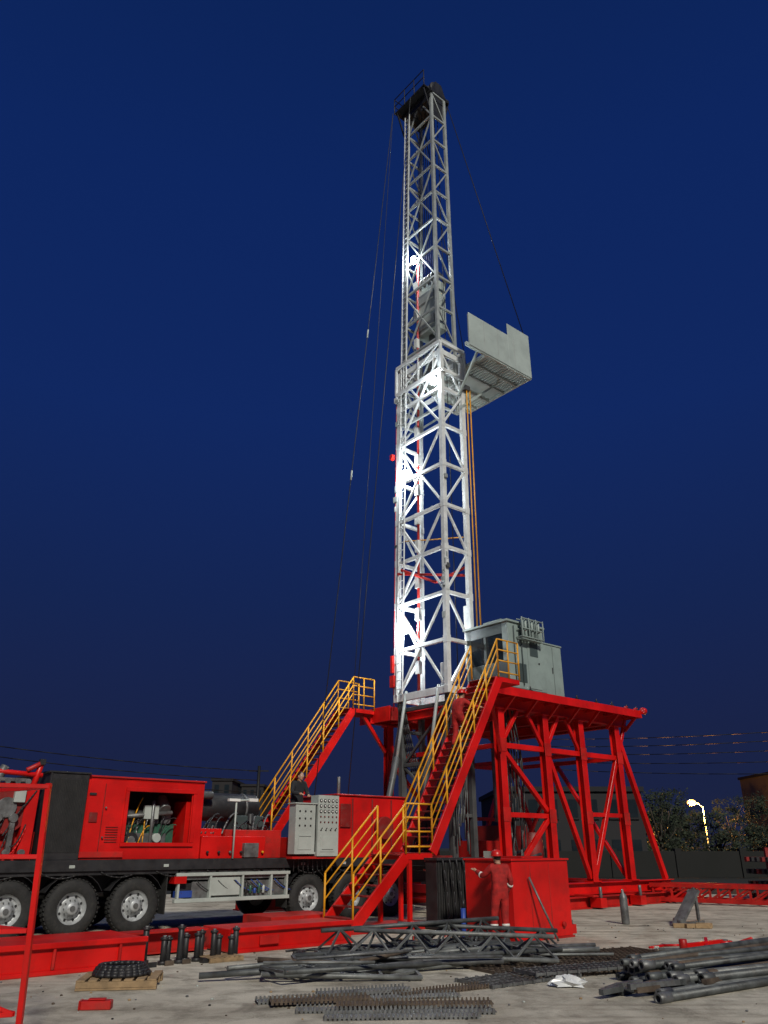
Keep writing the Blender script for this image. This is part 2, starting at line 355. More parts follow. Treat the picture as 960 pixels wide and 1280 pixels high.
b.cyl((2.9,1.3,2.65),(4.9,1.3,2.65),.34,BLK,28); b.cyl((3.2,1.3,2.65),(3.26,1.3,2.65),.355,STL,28); b.cyl((4.5,1.3,2.65),(4.56,1.3,2.65),.355,STL,28)
b.cyl((2.95,.8,2.9),(3.4,.8,2.9),.1,DGRY,16); b.cyl((2.95,.7,2.6),(2.95,.9,2.6),.15,STL,20); b.cyl((2.95,.68,2.6),(2.95,.7,2.6),.08,BLK,20)
b.cyl((4.6,.9,1.5),(4.6,.9,2.5),.08,BLK); b.cyl((5.0,1.4,1.5),(5.0,1.4,2.6),.12,STL)
b.box(4.2,5.0,.9,1.9,2.1,2.45,CABD); b.cyl((3.3,1.8,2.2),(3.3,1.8,3.0),.08,BLK)
for i in range(16):
    x=2.9+random.random()*1.8; b.hose((x,.35,2.0),(x+random.uniform(.2,.7),.7,2.0+random.random()*.5),.025,random.choice([BLK,STL,BLK]),-.15)
for i in range(6): b.cyl((3+i*.3,.08,1.6),(3+i*.3,.02,1.6),.03,random.choice([BLK,STL,YEL]),8)
b.done("transmission_and_muffler",T,.01)
b=B()
b.cyl((3.62,-.05,1.46),(3.62,-.05,2.75),.022,CTL); b.cyl((3.62,-.05,2.75),(4.1,-.05,2.78),.022,CTL); b.box(3.4,3.7,-.1,0,2.73,2.79,HLW); b.box(3.95,4.2,-.1,0,2.74,2.81,HLW)
b.done("lamp_bracket",T)
b=B()  # drawworks
b.box(6.9,9.4,.25,2.5,1.44,3.0,RED); b.box(6.85,9.45,.2,2.55,3.003,3.05,RED2)
for s in(7.4,8.1,8.8): b.box(s,s+.05,.22,.248,1.5,2.95,DKRED)
b.box(7.0,7.35,.2,.248,2.2,2.8,DKRED); b.cyl((8.5,.1,2.2),(8.5,.26,2.2),.3,DKRED,24)
b.cyl((7.8,1.4,3.05),(7.8,1.4,3.6),.05,STL); b.box(9.5,10.8,.5,2.3,1.44,2.2,RED)
for i in range(8): b.hose((9.4+random.random()*.8,.3,1.5),(9.8+random.random()*1.2,.2,2.6+random.random()),.035,BLK,random.uniform(-.1,.3))
b.done("drawworks",T,.012)
b=B()  # control panel
b.box(5.2,5.83,-.3,.0,1.55,2.72,CTL); b.box(5.86,6.52,-.34,.0,1.5,2.95,CTL)
b.box(5.16,5.85,-.33,.03,2.722,2.75,CTL)
b.box(5.15,6.6,-.3,.0,1.44,1.495,RED2)
for i in range(5):
    for j in range(5):
        x=5.94+i*.125; z=2.82-j*.13
        b.cyl((x,-.342,z),(x,-.36,z),.04 if j<3 else .02,BLK,12)
        b.cyl((x,-.361,z),(x,-.364,z),.022 if j<3 else .01,HLW if j<3 else RED,10)
for i in range(4): b.cyl((5.95+i*.15,-.342,2.1),(5.95+i*.15,-.42,2.16),.012,BLK,6)
for i in range(3):
    for j in range(3): b.cyl((5.32+i*.17,-.302,2.55-j*.17),(5.32+i*.17,-.315,2.55-j*.17),.024,BLK,10)
b.box(5.3,5.7,-.312,-.302,1.65,2.0,CTL)
b.box(5.32,5.68,-.316,-.3125,1.95,1.96,BLK); b.box(5.8,5.83,-.31,-.301,1.6,2.7,BLK)
b.box(5.95,6.4,-.35,-.342,1.6,1.95,CTL); b.box(6.0,6.35,-.356,-.351,1.65,1.66,BLK)
for i in range(9): b.hose((5.3+i*.14,-.15,1.5),(5.4+i*.15,.0,1.15),.018,BLK,.1)
b.done("control_panel",T,.008)
b=B()
for t in(.25,2.55):
    b.beam((11.3,t,1.4),(11.3,t,6.3),.2,.2,DGRY); b.beam((10.3,t,1.5),(11.25,t,5.6),.13,.13,DGRY); b.beam((12.2,t,.4),(12.2,t,6.3),.17,.17,DGRY)
    for z in(2.6,4.0,5.3): b.beam((11.3,t,z),(12.2,t,z),.1,.1,DGRY)
for z in(2.4,4.2,6.0): b.beam((11.3,.3,z),(11.3,2.5,z),.12,.12,DGRY)
b.beam((11.3,.3,2.4),(11.3,2.5,4.2),.08,.08,DGRY); b.beam((11.3,2.5,4.2),(11.3,.3,6.0),.08,.08,DGRY)
for t in(.6,2.2):
    b.cyl((10.0,t,1.7),(10.75,t,4.4),.10,DGRY,16); b.cyl((10.75,t,4.4),(11.2,t,6.6),.055,GRY,14)
    b.cyl((10.0,t-.2,1.7),(10.0,t+.2,1.7),.16,RED,16)
for i in range(12): b.hose((10.9+i*.06,-.1-random.random()*.1,1.5+random.random()),(11.15+i*.06,.05,6.0+random.random()*.5),.025,random.choice([BLK,BLK,DGRY]),0,8,(random.uniform(-.15,.25),0,0))
b.done("mast_support_frame",T,.008)

# ------------------------------------------------------------------ MAST
M=rig("telescopic_drilling_mast")
def lean(z): return (z-6)*0.016
def corners(z,a,bb):
    cs=11.75+lean(z); ct=1.4
    return [Vector((cs-bb/2,ct-a/2,z)),Vector((cs+bb/2,ct-a/2,z)),Vector((cs+bb/2,ct+a/2,z)),Vector((cs-bb/2,ct+a/2,z))]
b=B(); LZ0,LZ1,nb=6.4,19.6,8
zs=[LZ0+(LZ1-LZ0)*i/nb for i in range(nb+1)]
c0=corners(LZ0,2.5,1.15); c1=corners(LZ1,2.42,1.12)
def lerp(a,c,f): return a.lerp(c,f)
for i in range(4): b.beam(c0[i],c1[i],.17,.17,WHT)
for k,z in enumerate(zs):
    f=(z-LZ0)/(LZ1-LZ0); c=[lerp(c0[i],c1[i],f) for i in range(4)]
    wd=.12 if k not in(0,nb) else .24
    for i,j in((3,0),(0,1),(3,2)): b.beam(c[i],c[j],.11,wd,WHT)
    if k in(0,nb): b.beam(c[1],c[2],.11,wd,WHT)
    if k<nb:
        f2=(zs[k+1]-LZ0)/(LZ1-LZ0); d=[lerp(c0[i],c1[i],f2) for i in range(4)]
        mid=(c[3]+c[0])/2; midt=(d[3]+d[0])/2
        if k%2==0: b.beam(c[3],midt,.075,.075,WHT); b.beam(midt,c[0],.075,.075,WHT)
        else: b.beam(mid,d[3],.075,.075,WHT); b.beam(mid,d[0],.075,.075,WHT)
        for i,j in((0,1),(3,2)):
            if k%2==0: b.beam(c[i],d[j],.075,.075,WHT)
            else: b.beam(c[j],d[i],.075,.075,WHT)
    for i in range(4):
        b.cbox(c[i],(.192,.192,.26),WHT)
b.box(12.25,12.31,.0,.35,7.2,9.4,WHT); b.box(11.2,11.26,.1,.5,6.3,7.3,WHT)
for z in(18.7,20.0): 
    c=corners(z,2.62,1.3)
    for i,j in((3,0),(0,1),(3,2),(1,2)): b.beam(c[i],c[j],.12,.16,WHT)
c=corners(18.7,2.62,1.3); d=corners(20.0,2.62,1.3)
for i in range(4): b.beam(c[i],d[i],.1,.1,WHT)
for i in range(3):
    f=(i+.5)/3; b.beam(c[3].lerp(c[0],f),d[3].lerp(d[0],f),.04,.04,WHT)
b.beam(c[3],d[0],.06,.06,WHT)
rnd=random.Random(3)
for i in range(26):
    z=rnd.uniform(7,19); t=rnd.choice([.12,2.66]); s=11.1+lean(z); 
    b.cbox((s+rnd.uniform(-.05,.1),t+rnd.uniform(-.08,.08),z),(rnd.uniform(.06,.2),rnd.uniform(.06,.2),rnd.uniform(.08,.3)),rnd.choice([WHT,GRY,GRY,DGRY]))
b.done("lower_section",M,.006)
b=B(); UZ0,UZ1,nu=17.2,35.0,11
u0=corners(UZ0,2.1,.95); u1=corners(UZ1,1.6,.82)
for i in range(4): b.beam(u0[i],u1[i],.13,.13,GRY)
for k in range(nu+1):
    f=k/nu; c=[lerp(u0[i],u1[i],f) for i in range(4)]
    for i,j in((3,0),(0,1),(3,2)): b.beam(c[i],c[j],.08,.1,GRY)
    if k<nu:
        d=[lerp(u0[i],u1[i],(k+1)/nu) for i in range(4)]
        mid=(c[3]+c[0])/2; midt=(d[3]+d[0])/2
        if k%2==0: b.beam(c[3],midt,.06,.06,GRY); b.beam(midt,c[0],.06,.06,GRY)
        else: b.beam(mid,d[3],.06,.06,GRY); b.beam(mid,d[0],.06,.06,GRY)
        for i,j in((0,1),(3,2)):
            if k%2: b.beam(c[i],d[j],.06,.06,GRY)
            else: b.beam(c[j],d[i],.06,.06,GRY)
b.done("upper_section",M,.004)
b=B()
def P(s,t,z): return (s+lean(z),t,z)
for t in(2.25,2.55): b.beam(P(11.05,t,6.5),P(11.15,t-.3,34.6),.05,.03,WHT)
z=6.7
while z<34.5: 
    f=(z-6.5)/28; b.cyl(P(11.05+.1*f,2.25-.3*f,z),P(11.05+.1*f,2.55-.3*f,z),.014,WHT,5); z+=.3
b.done("mast_ladder",M)
b=B()
b.cyl(P(11.45,1.85,6.6),P(11.5,1.8,25.5),.05,HOSE,12)
b.cyl(P(11.1,2.75,6),P(11.12,2.72,18.5),.022,HOSE,8)
for z in(7.4,8,9.3,10.5,11.9,13,14.2,15.5,16.7,18,19.5,21,22.5,24): b.cbox(P(11.45,1.85,z),(.16,.18,.45),WHT)
for a,c in(((11.1,2.5,10.9),(12.6,.3,10.6)),((11.1,2.3,11.0),(11.8,1.2,10.4)),((11.8,1.2,10.4),(12.6,.2,11.0))): b.cyl(a,c,.05,HOSE,8)
b.box(11.0,11.15,2.66,2.8,15.7,15.9,RED2); b.box(11.0,11.15,2.65,2.85,6.8,7.2,RED2); b.box(11.0,11.1,2.7,2.8,7.3,7.9,RED2)
for i in range(5): b.hose((11.15,2.6-.08*i,6.2),(11.5,2.3-.1*i,4.0),.03,random.choice([BLK,RED,BLK]),.2)
b.done("standpipe_and_hydraulics",M)
b=B()
for k,(s,t) in enumerate(((12.5,.0),(12.66,-.02))): b.cyl(P(s,t,7.6+.2*k),P(s-.1,t,18.3),.024,YEL,8)
b.box(12.45,12.75,-.05,.2,18.2,18.4,DGRY)
b.cyl((11.3,2.4,12.2),(12.5,.1,12.0),.022,YEL,6)
b.done("yellow_tong_lines",M)
b=B()
for k in range(8):
    t=.95+.13*k; s=11.75+(-.12 if k%2 else .12)
    b.cyl(P(s,t,24.2),P(s,t,35),.018,WIRE,5)
for t in(.4,2.4): b.cyl(P(11.9,t,7),P(11.9,1.4+(t-1.4)*.6,34.9),.018,WIRE,5)
b.done("drilling_line",M)
b=B(); q=lean(22)
b.box(11.55+q,12.2+q,.8,2.0,21.4,23.9,PAN)
for t in(.85,1.1,1.35,1.6,1.85): b.lathe((11.9+q,t,24.0),(0,1,0),[(.3,0),(.45,0),(.45,.1),(.3,.1)],STL,24)
b.cyl((11.9+q,1.4,20.4),(11.9+q,1.4,21.4),.12,STL,14); b.cyl((11.9+q,1.4,19.7),(11.9+q,1.4,20.4),.25,STL,16); b.box(11.5+q,11.55+q,.85,1.95,21.6,22.1,GRY); b.box(11.5+q,11.55+q,.85,1.95,22.9,23.4,GRY)
b.done("travelling_block",M,.03)
# crown
b=B(); cz=35.1; q=.45
b.box(11.3+q,12.4+q,.55,2.4,cz,cz+.14,CRN)
for s in(11.3+q,12.35+q): b.beam((s,.45,cz-.12),(s,2.6,cz-.12),.14,.2,CRN)
b.box(11.5+q,12.2+q,.7,1.8,cz+.16,cz+.5,CRN)
for t in(.7,.95,1.2,1.45,1.7): b.lathe((11.9+q,t,cz+.55),(0,1,0),[(.15,0),(.46,0),(.46,.1),(.15,.1)],CRN,24)
for t in(.62,1.85): b.hexa([(11.4+q,t,cz+.15),(12.4+q,t,cz+.15),(12.4+q,t+.06,cz+.15),(11.4+q,t+.06,cz+.15),(11.7+q,t,cz+.95),(12.1+q,t,cz+.95),(12.1+q,t+.06,cz+.95),(11.7+q,t+.06,cz+.95)],CRN)
b.box(10.9+q,11.3+q,.6,2.75,cz+.02,cz+.1,CRN); b.box(11.3+q,12.4+q,2.4,2.75,cz+.02,cz+.1,CRN)
rl=[(10.9+q,.6),(10.9+q,1.3),(10.9+q,2.0),(10.9+q,2.75),(11.65+q,2.75),(12.4+q,2.75)]
for s,t in rl: b.cyl((s,t,cz),(s,t,cz+1.05),.026,CRN,6)
for z in(.55,1.05):
    b.poly([(s,t,cz+z) for s,t in rl],.026,CRN,6)
for t in(.7,2.6): b.beam((10.95+q,t,cz),(11.4+q,t,cz-1.3),.07,.07,CRN)
for t in(.7,1.2,1.7,2.1): b.beam((11.35+q,t,cz-.05),(11.3+q,t,cz-.9),.09,.09,CRN)
b.box(11.25+q,12.3+q,.58,2.2,cz-.5,cz-.24,CRN)
b.box(11.3+q,12.25+q,.60,.66,cz-1.6,cz-.5,CRN)
b.beam((12.5+q,.6,cz),(12.2+q,.6,cz-1.2),.08,.08,CRN)
b.done("crown_block_platform",M,.005)
# racking board
b=B(); bz=19.5
BS0,BS1,BT0,BT1=12.75,15.4,-1.05,2.5
for t in(BT0+.05,BT1-.05): b.beam((11.6,t,bz-.08),(BS1,t,bz-.08),.1,.16,PAN)
b.beam((BS1-.05,BT0,bz-.08),(BS1-.05,BT1,bz-.08),.1,.15,PAN); b.beam((BS0,BT0,bz-.08),(BS0,BT1,bz-.08),.1,.15,PAN)
n=15
for i in range(n):  # fingers
    s=BS0+.2+(BS1-BS0-.4)*i/(n-1)
    b.beam((s,BT0+.1,bz-.03),(s,.45,bz-.03),.09,.1,PAN); b.beam((s,1.25,bz-.03),(s,BT1-.1,bz-.03),.09,.1,PAN)
b.box(BS0,BS1-.1,.45,1.25,bz-.02,bz+.02,PAN)
for t in(.42,1.28,-.3,2.0): b.beam((BS0,t,bz-.12),(BS1-.05,t,bz-.12),.07,.1,GRY)
b.box(11.75,14.05,BT0-.03,BT0,bz-.1,bz+1.42,PAN)
b.box(14.05,BS1,BT0-.03,BT0,bz-.1,bz+2.0,PAN)
b.box(BS1,BS1+.03,BT0,BT1,bz-.1,bz+2.0,PAN); b.box(BS0,BS1,BT1,BT1+.03,bz-.1,bz+2.0,PAN)
for s in(11.78,12.3,12.9,13.5,14.03,14.7,15.27): b.box(s-.02,s+.02,BT0,BT0+.05,bz,bz+1.38,GRY)
for s in(12.6,13.4,14.4): b.box(s-.012,s+.012,BT0-.038,BT0-.031,bz-.05,bz+1.38,GRY)
b.beam((12.3,BT0+.1,bz-.1),(12.25,.1,bz-1.6),.08,.08,PAN); b.beam((14.6,.1,bz-.1),(12.35,.1,bz-2.1),.08,.08,PAN); b.beam((14.6,2.3,bz-.1),(12.35,2.6,bz-2.1),.08,.08,PAN)
b.done("racking_board",M,.004)
# mast lamps: two-sided floodlights fixed to the mast
for k,(z,t,s,e) in enumerate(((25.3,1.75,11.2,320),(14.8,2.0,11.02,420),(8.7,2.0,11.02,520),(18.2,.35,10.95,260))):
    x=s+lean(z); b=B()
    b.box(x-.07,x-.02,t-.10,t+.10,z-.13,z+.13,LAMPW); b.box(x-.018,x+.06,t-.13,t+.13,z-.15,z+.15,GRY); b.box(x+.062,x+.10,t-.10,t+.10,z-.13,z+.13,LAMPW)
    b.done("mast_floodlight_%d"%k,M)
    for qn,(ds,dt,f) in enumerate(((-.28,0,.35),(.30,0,.65))):
        l=bpy.data.lights.new("mast_lamp_light","POINT"); l.energy=e*f; l.color=(.88,.96,1); l.shadow_soft_size=.07
        lo=bpy.data.objects.new("mast_lamp_light_%d_%d"%(k,qn),l); COL.objects.link(lo); lo.parent=M; lo.location=(x+ds,t+dt,z)
b=B()
b.cyl((11.2,2.7,35),(7.3,1.9,3.05),.016,GUY,5); b.cyl((11.2,1.4,34.9),(8.6,2.0,3.05),.016,GUY,5); b.cyl((11.2,2.7,34.9),(10.6,4.4,6.5),.012,GUY,5)
b.cyl((12.8,.6,35.1),(15.3,-.95,21.5),.02,WIRE,5); b.cyl((12.8,2.2,35.1),(15.3,2.4,21.5),.018,WIRE,5)
b.done("guy_wires",M)
b=B()
for f in(.56,.35): 
    p=Vector((11.2,2.7,35)).lerp(Vector((7.3,1.9,3.05)),1-f); d=(Vector((7.3,1.9,3.05))-Vector((11.2,2.7,35))).normalized()
    b.cyl(p,p+d*.4,.03,CTL,8)
b.done("turnbuckles",M)

# ------------------------------------------------------------------ SUBSTRUCTURE
S=rig("rig_floor_substructure")
b=B(); FZ=6.2
b.box(12.5,19.0,-1.8,4.8,FZ-.06,FZ,RED2)
b.box(11.1,12.497,-1.8,-.35,FZ-.06,FZ-.003,RED2); b.box(11.3,12.497,3.15,4.8,FZ-.06,FZ-.003,RED2)
b.box(11.1,19.0,-1.84,-1.803,FZ-.2,FZ+.06,RED); b.box(19.003,19.04,-1.84,4.84,FZ-.2,FZ+.06,RED); b.box(11.3,19.0,4.803,4.84,FZ-.2,FZ+.06,RED)
b.box(11.06,11.097,-1.84,-.35,FZ-.2,FZ+.06,RED); b.box(11.26,11.297,3.15,4.84,FZ-.45,FZ+.06,RED); b.box(11.3,12.5,3.1,3.147,FZ-.45,FZ+.02,RED2)
b.done("floor_deck",S,.006)
b=B()
LS=[12.05,14.2,16.1,18.2]
for t in(-1.15,4.15):
    b.ibeam((11.2,t,FZ-.27),(19.0,t,FZ-.27),.26,.40,RED)
    b.ibeam((11.9,t,.52),(20.6,t,.52),.3,.34,RED)
    for i,s in enumerate(LS):
        b.ibeam((s,t,.70),(s,t,FZ-.48),.26,.26,RED,up=(0,1,0))
        b.box(s-.2,s+.2,t-.2,t+.2,.692,.73,RED); b.box(s-.19,s+.19,t-.19,t+.19,FZ-.52,FZ-.475,RED)
        for z in(2.6,4.6): b.box(s-.16,s+.16,t-.145,t-.131,z-.2,z+.2,RED2)
    b.beam((LS[0],t,4.6),(LS[3],t,4.6),.13,.16,RED)
    b.beam((LS[0],t,2.6),(LS[1],t,2.6),.12,.14,RED)
    b.beam((LS[0]+.1,t,.8),(LS[1]-.1,t,2.5),.12,.14,RED); b.beam((LS[0]+.1,t,4.5),(LS[1]-.1,t,2.75),.12,.14,RED)
    b.beam((LS[1]+.1,t,4.5),(LS[2]-.1,t,.8),.13,.15,RED)
    b.beam((LS[2]+.1,t,.8),(LS[3]-.1,t,4.5),.13,.15,RED); b.beam((LS[2]+.15,t,2.7),(LS[3]-.15,t,2.7),.11,.13,RED)
    b.beam((LS[3]+.05,t,FZ-.6),(20.3,t,.7),.15,.18,RED)
    b.beam((LS[0]+.1,t,4.7),(LS[0]+.9,t,FZ-.5),.1,.12,RED); b.beam((LS[1]-.8,t,FZ-.5),(LS[1]-.1,t,4.7),.1,.12,RED)
    b.beam((LS[1]+.1,t,4.7),(LS[1]+.8,t,FZ-.5),.1,.12,RED); b.beam((LS[2]-.7,t,FZ-.5),(LS[2]-.1,t,4.7),.1,.12,RED)
    sg=-1 if t<0 else 1
    for s in(11.3,12.2,13.3,14.4,15.5,16.6,17.7,18.8):
        b.beam((s,t+sg*.65,FZ-.1),(s,t+sg*.05,FZ-.62),.07,.1,RED); b.beam((s,t,FZ-.12),(s,t+sg*.64,FZ-.12),.08,.11,RED)
b.beam((19.0,-1.15,FZ-.1),(18.3,-1.15,4.7),.1,.12,RED)
for s in LS+[18.95]:
    b.ibeam((s,-1.0,FZ-.27),(s,4.0,FZ-.27),.2,.3,RED)
for s in LS+[20.3]: b.beam((s,-1.0,.5),(s,4.0,.5),.2,.24,RED2)
for s in(LS[0],LS[2],LS[3]):
    b.beam((s,-1.0,4.6),(s,4.0,4.6),.12,.14,RED); 
b.beam((LS[3],-1.0,.8),(LS[3],1.5,4.5),.12,.12,RED); b.beam((LS[3],4.0,.8),(LS[3],1.5,4.5),.12,.12,RED)
b.beam((LS[0],4.0,.8),(LS[0],1.5,4.5),.12,.12,RED)
b.done("frame",S,.005)
b=B()
for t in(-1.6,-.7): b.ibeam((9.5,t,.17),(21.2,t,.17),.3,.33,RED2)
for t in(3.7,4.6): b.ibeam((6.5,t,.17),(21.2,t,.17),.3,.33,RED2)
for s in(10,12.5,15,17.5,20,21): b.beam((s,-2.0,.36),(s,4.9,.36),.22,.05,RED2)
for s in(12.9,15.1,17.2,20.0):
    b.box(s,s+.3,-2.1,-1.7,.04,.3,RED); b.cyl((s+.15,-2.0,.3),(s+.15,-2.0,.6),.05,STL)
b.done("base_skid",S,.005)
b=B()
for s in(13.0,15.4,16.5,17.4,18.3,18.9): b.box(s-.05,s+.05,-1.78,-1.68,FZ+.002,FZ+.12,BLK); b.cyl((s,-1.73,FZ+.1),(s,-1.73,FZ+.22),.025,BLK,8)
for s in(18.3,18.9): b.beam((s,-1.7,FZ),(s,-1.7,FZ+.16),.12,.1,RED)
b.cyl((19.0,-1.9,FZ+.05),(19.15,-1.9,FZ+.05),.12,RED,12)
b.cyl((14.8,1.4,FZ),(14.8,1.4,FZ+.25),.5,DKRED,24)
b.cyl((14.8,1.4,2.5),(14.8,1.4,FZ-.1),.25,STL,20)
for i in range(14): b.hose((12.1+i*.07,-.9-random.random()*.3,.9+random.random()*1.5),(12.15+i*.07,-.9,5.9),.026,random.choice([BLK,STL,BLK,BLK]),0,8,(random.uniform(-.2,.3),random.uniform(-.2,.2),0))
for i in range(6): b.cyl((12.4,-.2+i*.5,.8),(16,-.2+i*.5,1.1+.2*i),.05,random.choice([BLK,RED,STL,DGRY]),8)
b.box(13,14.2,0.5,2.0,.7,1.9,RED2); b.box(15,16.2,1.5,3.0,.7,2.4,DKRED); b.cyl((17,2,.7),(17,2,2.2),.4,DKRED,20)
b.box(12.2,12.9,-.8,-.1,.7,1.6,CTL)
b.done("floor_fittings",S,.005)

# ------------------------------------------------------------------ CABIN
C=rig("driller_control_cabin")
b=B(); c0,c1,ct0,ct1=12.1,13.85,-1.72,.15; zz=FZ+.01
b.box(c0,c1,ct0,ct1,zz,zz+.1,CABD)
b.box(c0,c1,ct0,ct0+.05,zz+.1,zz+2.2,CAB); b.box(c1-.05,c1,ct0+.05,ct1,zz+.1,zz+2.2,CAB); b.box(c0,c1-.05,ct1-.05,ct1,zz+.1,zz+2.2,CAB)
b.box(c0,c0+.05,ct0+.05,ct1-.05,zz+.1,zz+.95,CABD); b.box(c0,c0+.05,ct0+.05,ct0+.25,zz+.95,zz+2.2,CAB); b.box(c0,c0+.05,ct1-.22,ct1-.05,zz+.95,zz+2.2,CABD); b.box(c0,c0+.05,ct0+.25,ct1-.22,zz+1.85,zz+2.2,CABD)
b.box(c0,c0+.05,-.75,-.65,zz+.95,zz+1.85,CABD)
b.box(c0+.015,c0+.03,ct0+.25,ct1-.22,zz+.95,zz+1.85,GLS)
b.box(c0-.08,c1+.06,ct0-.06,ct1+.06,zz+2.203,zz+2.27,CAB)
for s in(12.35,12.7): b.cyl((s,ct0-.04,zz+.2),(s,ct0-.04,zz+2.1),.02,CABD,6)
b.box(13.0,13.6,ct0-.02,ct0-.002,zz+.15,zz+2.0,CAB); b.box(13.1,13.5,ct0-.03,ct0-.021,zz+1.2,zz+1.8,CABD); b.cyl((13.52,ct0-.05,zz+1.0),(13.52,ct0-.02,zz+1.0),.03,BLK)
b.box(12.45,12.9,ct0-.012,ct0-.002,zz+.3,zz+.9,CABD)
b.done("cabin_shell",C,.012)
b=B()
b.box(13.92,14.85,-1.65,-.3,zz,zz+1.75,CAB); b.box(13.9,14.88,-1.68,-.27,zz+1.753,zz+1.8,CAB)
b.box(14.37,14.385,-1.66,-1.652,zz+.1,zz+1.7,CABD); b.box(14.3,14.33,-1.67,-1.652,zz+.8,zz+1.0,BLK)
b.box(14.05,14.5,-.9,-.3,zz+1.8,zz+2.2,CAB)
b.done("electrical_cabinet",C,.012)
b=B()
for i in range(6): b.cyl((12.6+i*.16,ct0-.2,zz+1.7),(12.6+i*.16,ct0-.2,zz+2.35),.05,CAB,10)
for z in(1.73,2.0,2.33): b.cyl((12.5,ct0-.28,zz+z),(13.55,ct0-.28,zz+z),.022,CAB,6); b.cyl((12.5,ct0-.06,zz+z),(13.55,ct0-.06,zz+z),.022,CAB,6)
for s in(12.5,12.85,13.2,13.55): b.cyl((s,ct0-.28,zz+1.7),(s,ct0-.28,zz+2.37),.022,CAB,6); b.cyl((s,ct0-.28,zz+1.73),(s,ct0,zz+1.73),.02,CAB,6)
b.box(12.5,13.55,ct0-.26,ct0-.08,zz+1.65,zz+1.68,CAB)
b.box(12.4,12.8,-1.2,-.4,zz+2.275,zz+2.45,CAB)
b.done("silencer_rack",C,.004)

# ------------------------------------------------------------------ STAIRS
def stairs(name,segs,t0,t1):
    E=rig(name); r=B(); y=B()
    for sg in segs:
        if sg[0]=='f':
            _,s0,z0,s1,z1=sg; n=max(2,int(round((z1-z0)/.2)))
            for t in(t0,t1): r.beam((s0,t,z0-.02),(s1,t,z1-.1),.06,.26,RED)
            for i in range(n):
                f=(i+.5)/n; s=s0+(s1-s0)*f; z=z0+(z1-z0)*(i+1)/n
                r.box(s-.13,s+.13,t0+.033,t1-.033,z-.07,z-.04,DKRED)
            L_=math.hypot(s1-s0,z1-z0); k=max(2,int(round(L_/1.15)))
            for ii,t in enumerate((t0,t1)):
                for i in range(k+1):
                    f=i/k; p=(s0+(s1-s0)*f,t,z0+(z1-z0)*f+.05); y.cyl(p,(p[0],p[1],p[2]+1.0),.025,YEL,8)
                for h in(.5,.78,1.05): y.cyl((s0,t,z0+h),(s1,t,z1+h),.025 if h>1 else .018,YEL,8)
        else:
            _,s0,s1,z,sides=sg
            r.box(s0,s1,t0,t1,z-.16,z-.03,RED); r.box(s0+.02,s1-.02,t0+.02,t1-.02,z-.028,z-.01,DKRED)
            for side in sides:
                if side=='n': a,c=(s0,t0),(s1,t0)
                elif side=='f': a,c=(s0,t1),(s1,t1)
                elif side=='e': a,c=(s1,t0),(s1,t1)
                for f in(0,.5,1): p=(a[0]+(c[0]-a[0])*f,a[1]+(c[1]-a[1])*f); y.cyl((p[0],p[1],z-.03),(p[0],p[1],z+1.07),.025,YEL,8)
                for h in(.12,.45,.76,1.07): y.cyl((a[0],a[1],z+h),(c[0],c[1],z+h),.022,YEL,8)
    r.done("stair_steps",E,.004); y.done("handrail",E)
    return E
stairs("steel_staircase",[('f',5.0,.12,6.55,1.6),('l',6.55,7.4,1.6,'n'),('f',7.4,1.6,10.15,6.2),('l',10.15,11.05,6.2,'n')],-2.95,-1.9)
stairs("steel_staircase",[('f',7.2,1.9,10.3,6.2),('l',10.3,11.25,6.2,'nf')],4.0,4.9)
E=rig("stair_support_frame"); b=B()
for t in(-2.95,-1.9):
    b.beam((6.65,t,.05),(6.65,t,1.43),.09,.09,RED); b.beam((7.3,t,.05),(7.3,t,1.43),.09,.09,RED)
b.box(4.6,7.6,-3.1,-1.8,.0,.1,RED2)
b.beam((10.9,-1.9,6.0),(11.9,-1.3,4.4),.1,.1,RED); b.beam((10.9,4.2,6.0),(11.9,4.15,4.8),.1,.12,RED)
b.ibeam((7.7,-2.4,1.3),(11.7,-2.4,.5),.2,.24,RED)
b.done("posts",E,.004)
E=rig("yellow_guard_rail"); b=B()
for s in(3.9,4.5,5.1): b.cyl((s,1.9,2.1),(s,1.9,3.0),.025,YEL,8)
for z in(2.55,3.0): b.cyl((3.9,1.9,z),(5.1,1.9,z),.025,YEL,8)
b.done("rails",E)

# ------------------------------------------------------------------ red skids on the ground
E=rig("red_skid_beam"); b=B()
b.box(-6,-.45,-4.65,-3.2,.02,.40,RED); b.box(-6,-.45,-4.72,-4.653,.0,.06,RED); b.box(-6,-.45,-4.72,-4.653,.34,.42,RED)
for s in(-4.5,-3.2,-1.9,-.9): b.box(s,s+.04,-4.71,-4.654,.063,.337,RED2)
b.done("beam",E,.01)
E=rig("red_skid_beam"); b=B()
b.box(1.3,4.0,-4.2,-3.2,.02,.38,RED); b.box(1.3,4.0,-4.27,-4.203,.32,.40,RED); b.box(1.3,4.0,-4.27,-4.203,0,.06,RED)
b.box(1.9,2.3,-4.26,-4.204,.1,.25,RED2)
b.done("beam",E,.01)
E=rig("outrigger_beam"); b=B()
b.ibeam((-.3,-3.4,.2),(1.2,-3.4,.2),.4,.34,RED2); b.box(3.8,5.6,-1.6,-.4,.02,.3,RED2)
b.done("beam",E)
E=rig("black_hydraulic_jack_group"); b=B()
for i in range(11):
    s=-.32+i*.145+random.uniform(-.03,.03); t=-4.7+random.uniform(-.15,.4); h=.30+random.random()*.2
    b.cyl((s,t,0),(s,t,.05),.08,BLK,14); b.cyl((s,t,.05),(s,t,h),.048,BLK,14); b.cyl((s,t,h),(s,t,h+.035),.065,BLK,14); b.cyl((s,t,h+.035),(s,t,h+.06),.03,STL,10)
for i in range(5): b.box(-.5+i*.3,-.35+i*.3,-5.0+random.random()*.2,-4.85,.0,.07,random.choice([BLK,RST]))
